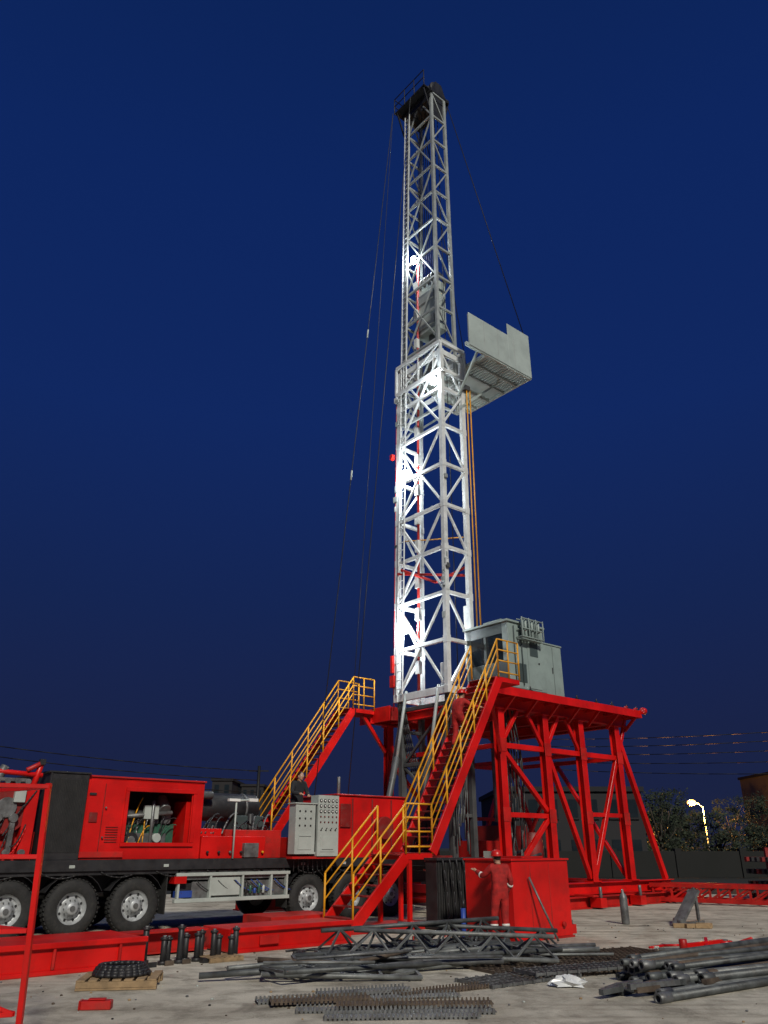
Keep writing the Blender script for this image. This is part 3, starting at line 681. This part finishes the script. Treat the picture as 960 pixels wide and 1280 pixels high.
b.done("jacks",E,.004)
E=rig("black_slatted_radiator_crate"); b=B()
b.box(7.0,8.55,-3.5,-3.12,.1,1.42,BLK)
for i in range(20): b.box(7.02+i*.077,7.055+i*.077,-3.54,-3.503,.14,1.38,RUB)
b.box(6.97,8.58,-3.56,-3.1,1.423,1.48,BLK); b.box(6.97,8.58,-3.56,-3.1,.02,.097,BLK)
for i in range(6): b.hose((7.1+i*.22,-3.6,1.45),(7.2+i*.22,-3.65,.1),.02,BLK,0,6,(0,-.05,0))
b.done("crate",E,.004)
E=rig("red_steel_tank"); b=B()
b.box(6.41,8.2,-6.3,-5.0,.04,1.45,RED); b.box(6.38,8.23,-6.33,-4.97,1.453,1.49,RED)
b.box(6.38,8.23,-6.33,-4.97,.0,.038,RED2)
b.box(6.385,6.408,-6.28,-5.02,.1,.2,RED2)
b.box(8.2,8.4,-6.25,-6.1,.05,.22,RED); b.box(6.2,6.40,-5.3,-5.1,.05,.2,RED)
b.cyl((8.3,-6.17,.22),(8.3,-6.17,.3),.06,STL)
b.box(7.2,7.9,-5.9,-5.3,1.492,1.53,RED2)
b.cyl((7.9,-6.31,.25),(7.9,-6.36,.25),.05,RED2,12)
for s in(6.95,7.55): b.box(s,s+.03,-6.306,-6.301,.08,1.4,RED2)
b.done("tank",E,.015)
b=B(); b.cyl((7.15,-6.75,.02),(6.85,-6.36,1.15),.022,STL,8); o=b.done("steel_rod"); o.location=O; o.rotation_euler=(0,0,TH)
b=B(); b.cyl((5.7,-5.6,0),(5.7,-5.6,.6),.05,BLUE,12); b.cyl((5.7,-5.6,.6),(5.72,-5.6,.75),.03,BLK,8); o=b.done("blue_gas_bottle"); o.location=O; o.rotation_euler=(0,0,TH)
E=rig("black_ground_cable"); b=B()
for k in range(4):
    pts=[]; ph=random.random()*6
    for i in range(26):
        s=2.2+i*.18; pts.append((s,-4.6-k*.12+.18*math.sin(i*.5+ph)+.1*math.sin(i*1.3+ph)-.03*i,.02))
    b.poly(pts,.018,BLK,6)
for i in range(22):
    b.cbox((4.3+random.random()*2.0,-5.4+random.uniform(-.5,.9),.04),(random.uniform(.05,.3),random.uniform(.05,.15),.07),random.choice([BLK,STL,RST,WOOD,RED2]),Matrix.Rotation(random.uniform(0,3),3,'Z'))
b.done("cables",E)

# ------------------------------------------------------------------ PEOPLE
def skinmesh(name,verts,edges,rad,roots,m,parent,sub=2):
    me=bpy.data.meshes.new(name); me.from_pydata(verts,edges,[]); me.materials.append(m)
    ob=bpy.data.objects.new(name,me); COL.objects.link(ob); ob.parent=parent
    sk=ob.modifiers.new("skin","SKIN"); sk.use_smooth_shade=True
    if not me.skin_vertices: 
        bm=bmesh.new(); bm.from_mesh(me); bm.verts.layers.skin.verify(); bm.to_mesh(me); bm.free()
    d=me.skin_vertices[0].data
    for i,r in enumerate(rad):
        d[i].radius=(r,r) if not hasattr(r,'__len__') else r
        d[i].use_root=(i in roots)
    ss=ob.modifiers.new("sub","SUBSURF"); ss.levels=sub; ss.render_levels=sub
    return ob
def person(name,loc,rz,H=1.7,pose=None,cloth=COVR,helm=HLR,tape=False):
    J=dict(pel=(0,0,.93),sp=(0,.0,1.1),ch=(0,.0,1.28),nk=(0,.0,1.44),hd=(0,.02,1.58),
      hR=(.1,0,.87),kR=(.11,.03,.49),aR=(.11,-.01,.11),hL=(-.1,0,.87),kL=(-.11,.03,.49),aL=(-.11,-.01,.11),
      sR=(.185,0,1.38),eR=(.24,-.02,1.1),wR=(.25,.06,.86),sL=(-.185,0,1.38),eL=(-.24,-.02,1.1),wL=(-.25,.06,.86))
    if pose: J.update(pose)
    k=H/1.72; J={a:Vector(v)*k for a,v in J.items()}
    E=empty(name,loc,rz)
    names=['pel','sp','ch','nk','hR','kR','aR','hL','kL','aL','sR','eR','wR','sL','eL','wL']
    idx={n:i for i,n in enumerate(names)}
    ed=[('pel','sp'),('sp','ch'),('ch','nk'),('pel','hR'),('hR','kR'),('kR','aR'),('pel','hL'),('hL','kL'),('kL','aL'),('ch','sR'),('sR','eR'),('eR','wR'),('ch','sL'),('sL','eL'),('eL','wL')]
    rad=dict(pel=(.14,.12),sp=(.15,.12),ch=(.16,.125),nk=(.07,.07),hR=.105,kR=.08,aR=.068,hL=.105,kL=.08,aL=.068,sR=.085,eR=.062,wR=.048,sL=.085,eL=.062,wL=.048)
    R=[rad[n] for n in names]; R=[(r*k,r*k) if not hasattr(r,'__len__') else (r[0]*k,r[1]*k) for r in R]
    skinmesh("coverall_body",[tuple(J[n]) for n in names],[(idx[a],idx[c]) for a,c in ed],R,[0],cloth,E)
    b=B(); hd=J['hd']
    b.cyl(J['nk']-Vector((0,0,.03)),hd-Vector((0,0,.03)),.058*k,SKIN,14)
    b.sphere(hd,(.076*k,.094*k,.112*k),SKIN,20,14); b.sphere(hd+Vector((0,.03,-.055))*k,(.052*k,.06*k,.055*k),SKIN,14,10)
    b.sphere(hd+Vector((0,.098,-.015))*k,(.013*k,.02*k,.024*k),SKIN,8,6)
    for sx in(-1,1):
        b.sphere(hd+Vector((.03*sx,.083,.012))*k,.012*k,HLW,8,6); b.sphere(hd+Vector((.03*sx,.093,.012))*k,.006*k,HAIR,8,6)
        b.sphere(hd+Vector((.078*sx,-.005,-.005))*k,(.012*k,.022*k,.033*k),SKIN,8,6)
    b.cbox(hd+Vector((0,.092,-.055))*k,(.045*k,.008*k,.01*k),HLR)
    b.sphere(hd+Vector((0,-.014,.02))*k,(.081*k,.092*k,.105*k),HAIR,16,10)
    b.done("head",E)
    if tape:
        b=B()
        for sfx in('R','L'):
            a,c=J['k'+sfx],J['a'+sfx]; p=a.lerp(c,.35); q=a.lerp(c,.47); b.cyl(p,q,.081*k,REFL,16,.079*k)
            a,c=J['e'+sfx],J['w'+sfx]; p=a.lerp(c,.2); q=a.lerp(c,.36); b.cyl(p,q,.063*k,REFL,14,.060*k)
        b.done("reflective_bands",E)
    if helm:
        b=B(); c=hd+Vector((0,-.005,.035))*k
        b.lathe(c,(0,0,1),[(.118*k,0),(.117*k,.03*k),(.105*k,.07*k),(.075*k,.105*k),(.03*k,.12*k),(0.001,.122*k)],helm,22)
        b.lathe(c,(0,0,1),[(.105*k,.004*k),(.14*k,0),(.14*k,-.008*k),(.105*k,-.004*k)],helm,22)
        b.cbox(c+Vector((0,.14,-.003))*k,(.14*k,.06*k,.008*k),helm)
        b.done("helmet",E)
    for sfx,sx in(('R',1),('L',-1)):
        w_=J['w'+sfx]; e_=J['e'+sfx]; d=(w_-e_).normalized(); side=d.cross(Vector((0,0,1))) 
        if side.length<.2: side=Vector((0,1,0))
        side=side.normalized(); nrm=d.cross(side).normalized()
        vs=[];es=[];rr=[];roots=[]
        def chain(pts,rs):
            o=len(vs); roots.append(o)
            for i,(p,r) in enumerate(zip(pts,rs)): vs.append(tuple(p)); rr.append((r*k,r*k)); 
            for i in range(len(pts)-1): es.append((o+i,o+i+1))
        chain([w_-d*.02,w_+d*.035*k,w_+d*.085*k],[.03,.038,.036])
        for q,(off,ln) in enumerate(((-.03,.068),(-.01,.08),(.01,.075),(.03,.058))):
            b0=w_+d*.075*k+side*off*k; p1=b0+d*ln*.5*k+nrm*.006; p2=b0+d*ln*.85*k+nrm*.02; 
            chain([b0,p1,p2],[.0105,.0095,.008])
        b0=w_+d*.03*k+side*(-.03)*k; chain([b0,b0+(d*.03-side*.03)*k,b0+(d*.06-side*.038)*k],[.013,.011,.009])
        skinmesh("hand_"+sfx,vs,es,rr,roots,SKIN,E,1)
        a_=J['a'+sfx]
        skinmesh("boot_"+sfx,[tuple(a_+Vector((0,0,.04))*k),tuple(a_+Vector((0,-.02,-.055))*k),tuple(a_+Vector((0,.08,-.06))*k),tuple(a_+Vector((0,.17,-.068))*k)],[(0,1),(1,2),(2,3)],[(.06*k,.06*k),(.052*k,.052*k),(.048*k,.045*k),(.04*k,.036*k)],[0],BOOT,E,2)
    return E
def R2W(s,t,z): c,s_=math.cos(TH),math.sin(TH); return (O[0]+s*c-t*s_,O[1]+s*s_+t*c,z)
person("worker_in_red_coverall",R2W(6.05,-6.28,0),math.radians(25),1.66,pose=dict(eL=(-.27,.18,1.22),wL=(-.30,.40,1.32),eR=(.25,-.06,1.12),wR=(.22,.1,.9),kL=(-.12,.08,.49),aL=(-.13,.06,.11),hd=(-.01,.04,1.57)),tape=True)
person("worker_in_red_coverall",R2W(8.95,-2.42,4.12),math.radians(-50),1.7,pose=dict(ch=(0,.1,1.24),nk=(0,.16,1.38),hd=(0,.21,1.52),sR=(.185,.12,1.33),sL=(-.185,.12,1.33),eR=(.27,.32,1.18),wR=(.42,.46,1.15),eL=(-.27,.32,1.18),wL=(-.42,.46,1.2),kR=(.12,.28,.66),aR=(.11,.22,.46),kL=(-.11,.04,.48),aL=(-.11,-.08,.11)))
person("worker_in_black_clothes",R2W(5.75,.5,1.94),math.radians(-140),1.68,pose=dict(ch=(0,.06,1.27),nk=(0,.1,1.41),hd=(0,.15,1.54),sR=(.185,.07,1.36),sL=(-.185,.07,1.36),eR=(.26,.14,1.12),wR=(.16,.36,1.08),eL=(-.26,.12,1.1),wL=(-.14,.34,1.05)),cloth=CLBK,helm=None)
person("worker_in_white_helmet",R2W(9.75,-.3,1.5),math.radians(150),1.7,cloth=CLBK,helm=HLW)
E=rig("deck_platform"); b=B(); b.box(5.3,6.5,.05,.9,1.46,1.94,RED2); b.box(9.4,10.3,-.7,.1,1.42,1.49,DKRED); b.done("step_box",E,.01)

# ------------------------------------------------------------------ GROUND CLUTTER
def truss(name,c,L_,W,H,rot,tilt,m,z):
    E=empty(name,(c[0],c[1],z),rot); E.rotation_euler=(tilt[0],tilt[1],rot); b=B()
    for y in(-W/2,W/2): b.cyl((-L_/2,y,0),(L_/2,y,0),.034,m,8)
    n=int(L_/.55)
    for i in range(n+1):
        x=-L_/2+L_*i/n; b.beam((x,-W/2,0),(x,W/2,0),.045,.035,m)
        if i<n:
            x2=-L_/2+L_*(i+1)/n
            b.beam((x,-W/2 if i%2 else W/2,0),(x2,W/2 if i%2 else -W/2,0),.03,.03,m)
    if H>0:
        b.cyl((-L_/2,0,H),(L_/2,0,H),.034,m,8)
        for i in range(n):
            x=-L_/2+L_*(i+.5)/n
            for y in(-W/2,W/2): b.beam((x-L_/n/2,y,0),(x,0,H),.028,.028,m); b.beam((x+L_/n/2,y,0),(x,0,H),.028,.028,m)
    b.done("tubes",E)
truss("steel_lattice_frame",(.3,13.6),3.8,.9,0,math.radians(28),(0,0),PIPE2,.06)
truss("steel_lattice_frame",(.7,13.9),4.2,.8,0,math.radians(14),(.03,-.02),PIPE,.18)
truss("steel_lattice_frame",(-.3,13.0),3.0,.7,.0,math.radians(35),(-.03,.03),PIPE,.12)
truss("steel_lattice_frame",(1.1,14.0),3.2,.7,.28,math.radians(-6),(.04,.02),PIPE2,.16)
truss("steel_lattice_frame",(.5,14.6),3.2,.7,.32,math.radians(20),(0,-.03),PIPE,.20)
truss("steel_lattice_frame",(-.6,12.6),2.2,.6,0,math.radians(5),(0,.03),PIPE2,.07)
truss("steel_lattice_frame",(1.6,14.9),2.8,.7,.3,math.radians(8),(0,.05),PIPE,.15)
b=B()
for i in range(26):
    x=random.uniform(-1.7,3.0); y=12.7+ (x+1.6)*.42+random.uniform(-.6,.6); a=math.radians(random.uniform(-10,50)); l=random.uniform(1,2.6); z=.04+random.random()*.2
    b.cyl((x-math.cos(a)*l/2,y-math.sin(a)*l/2,z),(x+math.cos(a)*l/2,y+math.sin(a)*l/2,z+random.uniform(-.03,.08)),random.choice([.02,.03,.04]),random.choice([PIPE,STL,RST,PIPE2]),8)
b.done("scrap_steel_tube_pile")
def grating(name,c,L_,W,rot,z,m,step=.075,tilt=(0,0)):
    E=empty(name,(c[0],c[1],z)); E.rotation_euler=(tilt[0],tilt[1],rot); b=B(); n=int(L_/step)
    for i in range(n+1):
        x=-L_/2+L_*i/n; b.box(x-.006,x+.006,-W/2,W/2,0,.045,m)
        if i%2==0: b.box(x-.018,x+.018,-W/2-.03,-W/2,0,.05,m); b.box(x-.018,x+.018,W/2,W/2+.03,0,.05,m)
    k=max(1,int(W/.14))
    for j in range(k+1):
        y=-W/2+W*j/k; b.box(-L_/2,L_/2,y-.009,y+.009,.008,.04,m)
    b.done("bars",E)
def plank(name,c,L_,W,rot,z,m):   # punched steel plank with toothed rims
    E=empty(name,(c[0],c[1],z),rot); b=B()
    b.box(-L_/2,L_/2,-W/2,W/2,.02,.03,m)
    n=int(L_/.05)
    for y in(-W/2,W/2):
        for i in range(n):
            x=-L_/2+L_*i/n; b.hexa([(x,y-.006,0),(x+.035,y-.006,0),(x+.035,y+.006,0),(x,y+.006,0),(x+.008,y-.006,.06),(x+.027,y-.006,.06),(x+.027,y+.006,.06),(x+.008,y+.006,.06)],m)
    b.done("plank",E)
for i,(x,y,l,r,z) in enumerate(((-.9,10.9,1.3,18,.0),(-.75,10.65,1.2,14,.03),(-.2,10.25,1.6,5,0),(.3,10.1,1.9,3,.0),(.35,10.35,1.8,2,.04),(.3,11.05,1.3,12,.0),(-.25,11.25,1.2,20,.03),(.75,11.5,1.4,32,0),(.2,9.85,1.7,4,.0))):
    plank("toothed_steel_plank",(x,y),l,.22,math.radians(r),z,RST if i%3==1 else STL)
grating("steel_grating",(2.75,13.6),2.6,1.5,math.radians(30),.0,RST,.1)
grating("steel_grating",(3.5,14.4),2.6,1.2,math.radians(28),.05,RST,.1)
grating("steel_grating",(1.9,12.5),1.7,.7,math.radians(36),.0,STL,.09)
grating("steel_grating",(2.9,13.0),2.0,.5,math.radians(26),.06,STL,.09)
E=empty("drill_pipe_stack",(0,0,0)); b=B()
d=Vector((.84,.54,0)).normalized(); nn=Vector((-.54,.84,0))
for row in range(34):
    lay=0 if row<17 else (1 if row<28 else 2)
    j=row if lay==0 else (row-17 if lay==1 else row-28)
    off={0:-.65+j*.125,1:-.4+j*.14,2:-.05+j*.2}[lay]
    st=random.uniform(-.4,.7)+j*.02+lay*.3
    yaw=random.uniform(-.06,.06)+(.0 if lay==0 else random.uniform(-.1,.1)); dd=(d+nn*yaw).normalized()
    p=Vector((3.25,11.45,0))+nn*off+d*st+Vector((j*.05,0,.05+lay*.095)); L_=random.uniform(4.5,6.5); r=random.choice([.036,.042,.05])
    m=random.choice([PIPE,PIPE,PIPE2,RST])
    b.pipe(p,p+dd*L_+Vector((0,0,random.uniform(0,.02))),r,.01,m,12); b.pipe(p-dd*.02,p+dd*.2,r+.012,.022,random.choice([STL,PIPE,RST]),12)
b.done("pipes",E)
b=B()
for i in range(18):
    x=2.55+random.random()*1.6; y=10.95+(x-2.5)*.35+random.uniform(-.12,.3); a=random.uniform(.1,.9); l=random.uniform(.2,.9)
    b.beam((x,y,.04+.04*(i%3)),(x+math.cos(a)*l,y+math.sin(a)*l,.05+.04*(i%3)),.07,.06,random.choice([STL,PIPE,RST]))
b.done("steel_offcuts")
E=empty("red_pipe_tongs",(5.75,15.6,0),.3); b=B()
b.beam((-.45,0,.10),(.4,.1,.13),.08,.10,RED); b.cyl((.45,.1,.0),(.45,.1,.16),.14,RED,18); b.cyl((.45,.1,.16),(.45,.1,.18),.07,STL,18); b.cyl((-.1,.3,.06),(.8,-.3,.08),.032,RED,10); b.cyl((-.5,.0,.05),(-.5,.0,.22),.07,RED2,14)
b.beam((-.2,-.25,.06),(.25,.35,.16),.06,.08,RED); b.cyl((.2,-.2,.08),(1.0,.1,.1),.025,BLK,8); b.beam((-.8,.3,.04),(-.3,-.2,.07),.05,.05,STL)
b.cyl((-.6,-.3,.04),(.2,-.45,.05),.03,STL); b.cyl((.7,.3,.04),(.9,-.1,.2),.03,RED2)
b.done("tongs",E,.012)
E=empty("white_hose_bundle",(5.1,15.9,0)); b=B()
for i in range(4): b.poly([(-.3+.05*i,0,.04),(0,.1+.06*i,.06),(.3,.0,.08),(.5,-.1+.05*i,.04)],.02,random.choice([CTL,RED]),8)
b.done("hoses",E)
E=empty("gas_cylinder",(5.85,21,0)); b=B(); b.lathe((0,0,0),(0,0,1),[(0.001,0),(.09,0),(.095,.03),(.095,.55),(.075,.64),(.035,.68),(.03,.76),(0.001,.77)],STL,18); b.done("bottle",E)
E=empty("steel_tool_bracket",(7.3,20.6,0),.5); b=B(); b.beam((-.5,0,.02),(.25,0,.75),.3,.06,STL); b.beam((.25,0,.0),(.25,0,.75),.06,.06,STL); b.beam((-.5,-.1,.05),(.5,.1,.05),.1,.1,STL); b.beam((-.2,.2,.05),(.35,.1,.8),.06,.05,PIPE); b.cyl((-.5,-.2,.1),(-.2,.3,.1),.07,STL); b.done("bracket",E)
E=empty("wood_dunnage",(6.9,19.9,0),.3); b=B()
for i in range(4): b.cbox((i*.2,random.uniform(-.2,.2),.05),(.35,.12,.09),WOOD,Matrix.Rotation(random.uniform(-.6,.6),3,'Z'))
b.done("blocks",E,.005)
def pallet(name,c,rot,coil=True,sc=1):
    E=empty(name,(c[0],c[1],0),rot); E.scale=(sc,sc,sc); b=B()
    for i in range(7): b.box(-.5+i*.15,-.39+i*.15,-.4,.4,.10,.122,WOOD)
    for y in(-.36,0,.36): b.box(-.5,.52,y-.04,y+.04,.03,.099,WOOD)
    for y in(-.36,.36): b.box(-.5,.52,y-.05,y+.05,0.004,.028,WOOD)
    b.done("planks",E,.003)
    if coil:
        b=B()
        for k in range(4):
            pts=[(math.cos(a*math.pi/12)*(.36-.02*k)+random.uniform(-.01,.01),math.sin(a*math.pi/12)*(.3-.02*k),.15+.03*k) for a in range(25)]
            b.poly(pts,.028,BLK,8)
        for i in range(10): b.cbox((random.uniform(-.3,.3),random.uniform(-.25,.25),.16),(.2,.08,.06),random.choice([BLK,STL,RST]),Matrix.Rotation(random.uniform(0,3),3,'Z'))
        b.done("cable_coil",E)
pallet("wooden_pallet",(-3.55,12.0),.15)
pallet("wooden_pallet",(-2.7,14.5),.7,False,.6)
E=empty("red_steel_block",(-3.3,10.35,0),.1); b=B(); b.box(-.17,.17,-.07,.07,.0,.09,RED2); b.box(-.19,-.17,-.08,.08,.0,.10,RED2); b.box(-.1,.1,-.05,.05,.091,.11,RED2); b.done("block",E,.01)
b=B()
for i in range(420):
    x=random.uniform(-7,10); y=random.uniform(9.3,21); r=random.uniform(.006,.024); b.sphere((x,y,r*.4),(r,r*.8,r*.6),random.choice([STL,RST,WOOD,BLD,CTL]),6,4)
b.done("gravel_debris")
b=B(); n=14; vs=[];fs=[]
for j in range(8):
    ph=math.pi*.5*j/7
    for i in range(n):
        a=2*math.pi*i/n; r=(.20*math.cos(ph)+.02)*(1+.28*math.sin(5*a+j)+random.uniform(-.12,.12)); vs.append((r*math.cos(a),r*.6*math.sin(a),.13*math.sin(ph)+random.uniform(0,.02)))
for j in range(7):
    for i in range(n): fs.append((j*n+i,j*n+(i+1)%n,(j+1)*n+(i+1)%n,(j+1)*n+i))
b.add(vs,fs,BAG,False); o=b.done("plastic_bag"); o.location=(2.45,11.9,.0)
E=empty("red_tubular_rack",(0,0,0)); b=B()
pA=[(-3.28,8.0),(-4.6,9.0),(-4.7,7.4),(-6.0,8.4)]
for x,y in pA: b.beam((x+.08,y,0),(x-.02,y,2.28),.05,.05,RED)
for z in(.35,1.0,1.62,2.25):
    for i,j in((0,1),(0,2),(1,3),(2,3)): b.beam((*pA[i],z),(*pA[j],z),.04,.04,RED)
b.beam((*pA[0],.35),(*pA[2],1.0),.03,.03,RED)
b.done("tubes",E,.004)
E=empty("red_lattice_boom",(12.3,27.0,0),math.radians(-38)); b=B()
for y,z in((-.45,.12),(.45,.12),(-.45,.55),(.45,.55)): b.beam((-3.8,y,z),(3.8,y,z),.12,.12,RED2)
for i in range(12):
    x=-3.7+i*.62
    for y in(-.45,.45): b.beam((x,y,.15),(x+.62 if i<11 else x+.01,y,.52),.06,.06,RED2); b.beam((x,y,.12),(x,y,.55),.06,.06,RED2)
    b.beam((x,-.45,.55),(x,.45,.55),.06,.06,RED2)
b.done("boom",E)
E=empty("stored_steel_rack",(17.5,31,0),.1); b=B()
for i in range(6):
    for z in(.1,.5,.9,1.3): b.beam((-4,-1+i*.35,z),(4,-1+i*.35,z),.16,.16,DKRED if (i+int(z*10))%3==0 else BLK)
for x in(-3,0,3): b.beam((x,-1.1,0),(x,-1.1,1.7),.12,.12,DKRED); b.beam((x,1.0,0),(x,1.0,1.7),.12,.12,DKRED)
b.done("rack",E)

# ------------------------------------------------------------------ BACKGROUND
def building(name,x0,x1,y0,y1,h,m,rows=2,cols=6,pitch=0):
    E=empty(name,((x0+x1)/2,y0,0)); b=B(); W=(x1-x0)/2; D=y1-y0
    b.box(-W,W,0,D,0,h,m); b.box(-W-.2,W+.2,-.2,D+.2,h,h+.35,ROOF)
    if pitch: b.add([(-W-.3,-.3,h+.35),(W+.3,-.3,h+.35),(W+.3,D+.3,h+.35),(-W-.3,D+.3,h+.35),(-W-.3,D/2,h+.35+pitch),(W+.3,D/2,h+.35+pitch)],[(0,1,5,4),(2,3,4,5),(0,4,3),(1,2,5)],ROOF)
    b.done("walls_and_roof",E)
    b=B(); rh=h/rows
    for r in range(rows):
        for c in range(cols):
            x=-W+(c+.5)*2*W/cols; z=r*rh+rh*.35
            b.box(x-W/cols*.45,x+W/cols*.45,-.05,-.004,z,z+rh*.45,GLS); b.box(x-W/cols*.5,x+W/cols*.5,-.12,-.004,z-.15,z-.02,ROOF)
    b.done("windows",E)
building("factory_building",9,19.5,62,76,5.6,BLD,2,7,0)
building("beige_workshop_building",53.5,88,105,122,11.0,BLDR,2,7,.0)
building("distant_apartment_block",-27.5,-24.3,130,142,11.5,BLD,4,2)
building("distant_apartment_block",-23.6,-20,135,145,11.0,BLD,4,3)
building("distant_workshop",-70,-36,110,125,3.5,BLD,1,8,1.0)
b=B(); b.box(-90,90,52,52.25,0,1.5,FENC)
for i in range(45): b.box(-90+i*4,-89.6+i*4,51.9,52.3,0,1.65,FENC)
b.done("yard_boundary_wall")
def tree(name,x,y,h,rw,seed):
    rnd=random.Random(seed); E=empty(name,(x,y,0)); b=B()
    b.cyl((0,0,0),(.1,0,h*.45),.2,BARK,8,.12)
    for i in range(7):
        a=rnd.uniform(0,6.28); e=(math.cos(a)*rw*.6,math.sin(a)*rw*.6,h*rnd.uniform(.5,.85)); b.cyl((.08,0,h*rnd.uniform(.25,.45)),e,.08,BARK,6,.03)
    b.done("trunk_and_limbs",E)
    vs=[];fs=[]
    for k in range(40):
        a=rnd.uniform(0,6.28); q=math.sqrt(rnd.random()); zz=rnd.uniform(.18,1.0); wr=rw*(1-.75*abs(zz-.55)**1.3*1.6)
        c=Vector((math.cos(a)*q*wr,math.sin(a)*q*wr,h*zz-.3)); cr=rnd.uniform(.35,.8)
        for j in range(60):
            p=c+Vector((rnd.gauss(0,1),rnd.gauss(0,1),rnd.gauss(0,.7)))*cr*.5
            u=Vector((rnd.gauss(0,1),rnd.gauss(0,1),rnd.gauss(0,1))).normalized(); v=u.orthogonal().normalized(); s=rnd.uniform(.08,.17); o=len(vs)
            vs+=[tuple(p-u*s),tuple(p+v*s*.5),tuple(p+u*s),tuple(p-v*s*.5)]; fs.append((o,o+1,o+2,o+3))
    b=B(); b.add(vs,fs,LEAF); b.done("crown",E)
tp=[(19.5,68,5.4,2.4),(21.8,66,5.9,2.3),(24.2,70,6.2,2.3),(26.3,76,5.4,2.2),(24,60,4.4,1.9),(34.0,76,6.6,2.6),(36.3,73,6.9,2.8),(39,76,7.4,3.0),(42,80,7.0,3.0),(31,98,5.9,2.6),(37.5,102,6.0,2.6),(41,98,7.2,3),(-24,75,3.6,2.2),(-30,78,3.8,2.4),(30.0,66,3.4,1.9),(33,66,3.6,1.9),(28,82,5.0,2.4),(33.5,100,6.2,2.6),(36,64,4.2,2.2)]
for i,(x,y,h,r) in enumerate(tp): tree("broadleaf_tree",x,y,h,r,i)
E=empty("street_lamp",(34.9,90,0)); b=B()
b.cyl((0,0,0),(0,0,5.8),.09,CTL,10,.06); b.cyl((0,0,5.8),(-1.0,-.2,6.35),.045,CTL,8); b.beam((-.9,-.2,6.35),(-1.6,-.3,6.42),.3,.12,CTL); b.done("pole",E)
b=B(); b.sphere((-1.25,-.25,6.2),(.5,.32,.32),LAMPO,14,8); b.done("lantern",E)
l=bpy.data.lights.new("sodium_light","POINT"); l.energy=22000; l.color=(1,.40,.07); l.shadow_soft_size=.2
lo=bpy.data.objects.new("sodium_light",l); COL.objects.link(lo); lo.parent=E; lo.location=(-1.25,-1.0,5.6)
def wires(name,p,q,n,dz,sag,r):
    E=empty(name,(0,0,0)); b=B()
    for k in range(n):
        a=Vector(p)+Vector((0,0,-dz*k)); c=Vector(q)+Vector((0,0,-dz*k*(1+.15*k))); pts=[]
        for i in range(21):
            f=i/20; v=a.lerp(c,f); v.z-=sag*4*f*(1-f); pts.append(v)
        b.poly(pts,r,WIRE,4)
    for pt in(p,q):
        b.cyl((pt[0],pt[1],0),(pt[0],pt[1],pt[2]+.5),.16,WIRE,8); b.beam((pt[0]-1,pt[1],pt[2]),(pt[0]+1,pt[1],pt[2]),.12,.12,WIRE)
    b.done("poles_and_wires",E)
wires("power_line",(17,84,12.2),(64,62,13.6),5,.75,1.1,.035)
wires("power_line",(-48,58,11.6),(-13,84,9.0),4,.8,.8,.04)
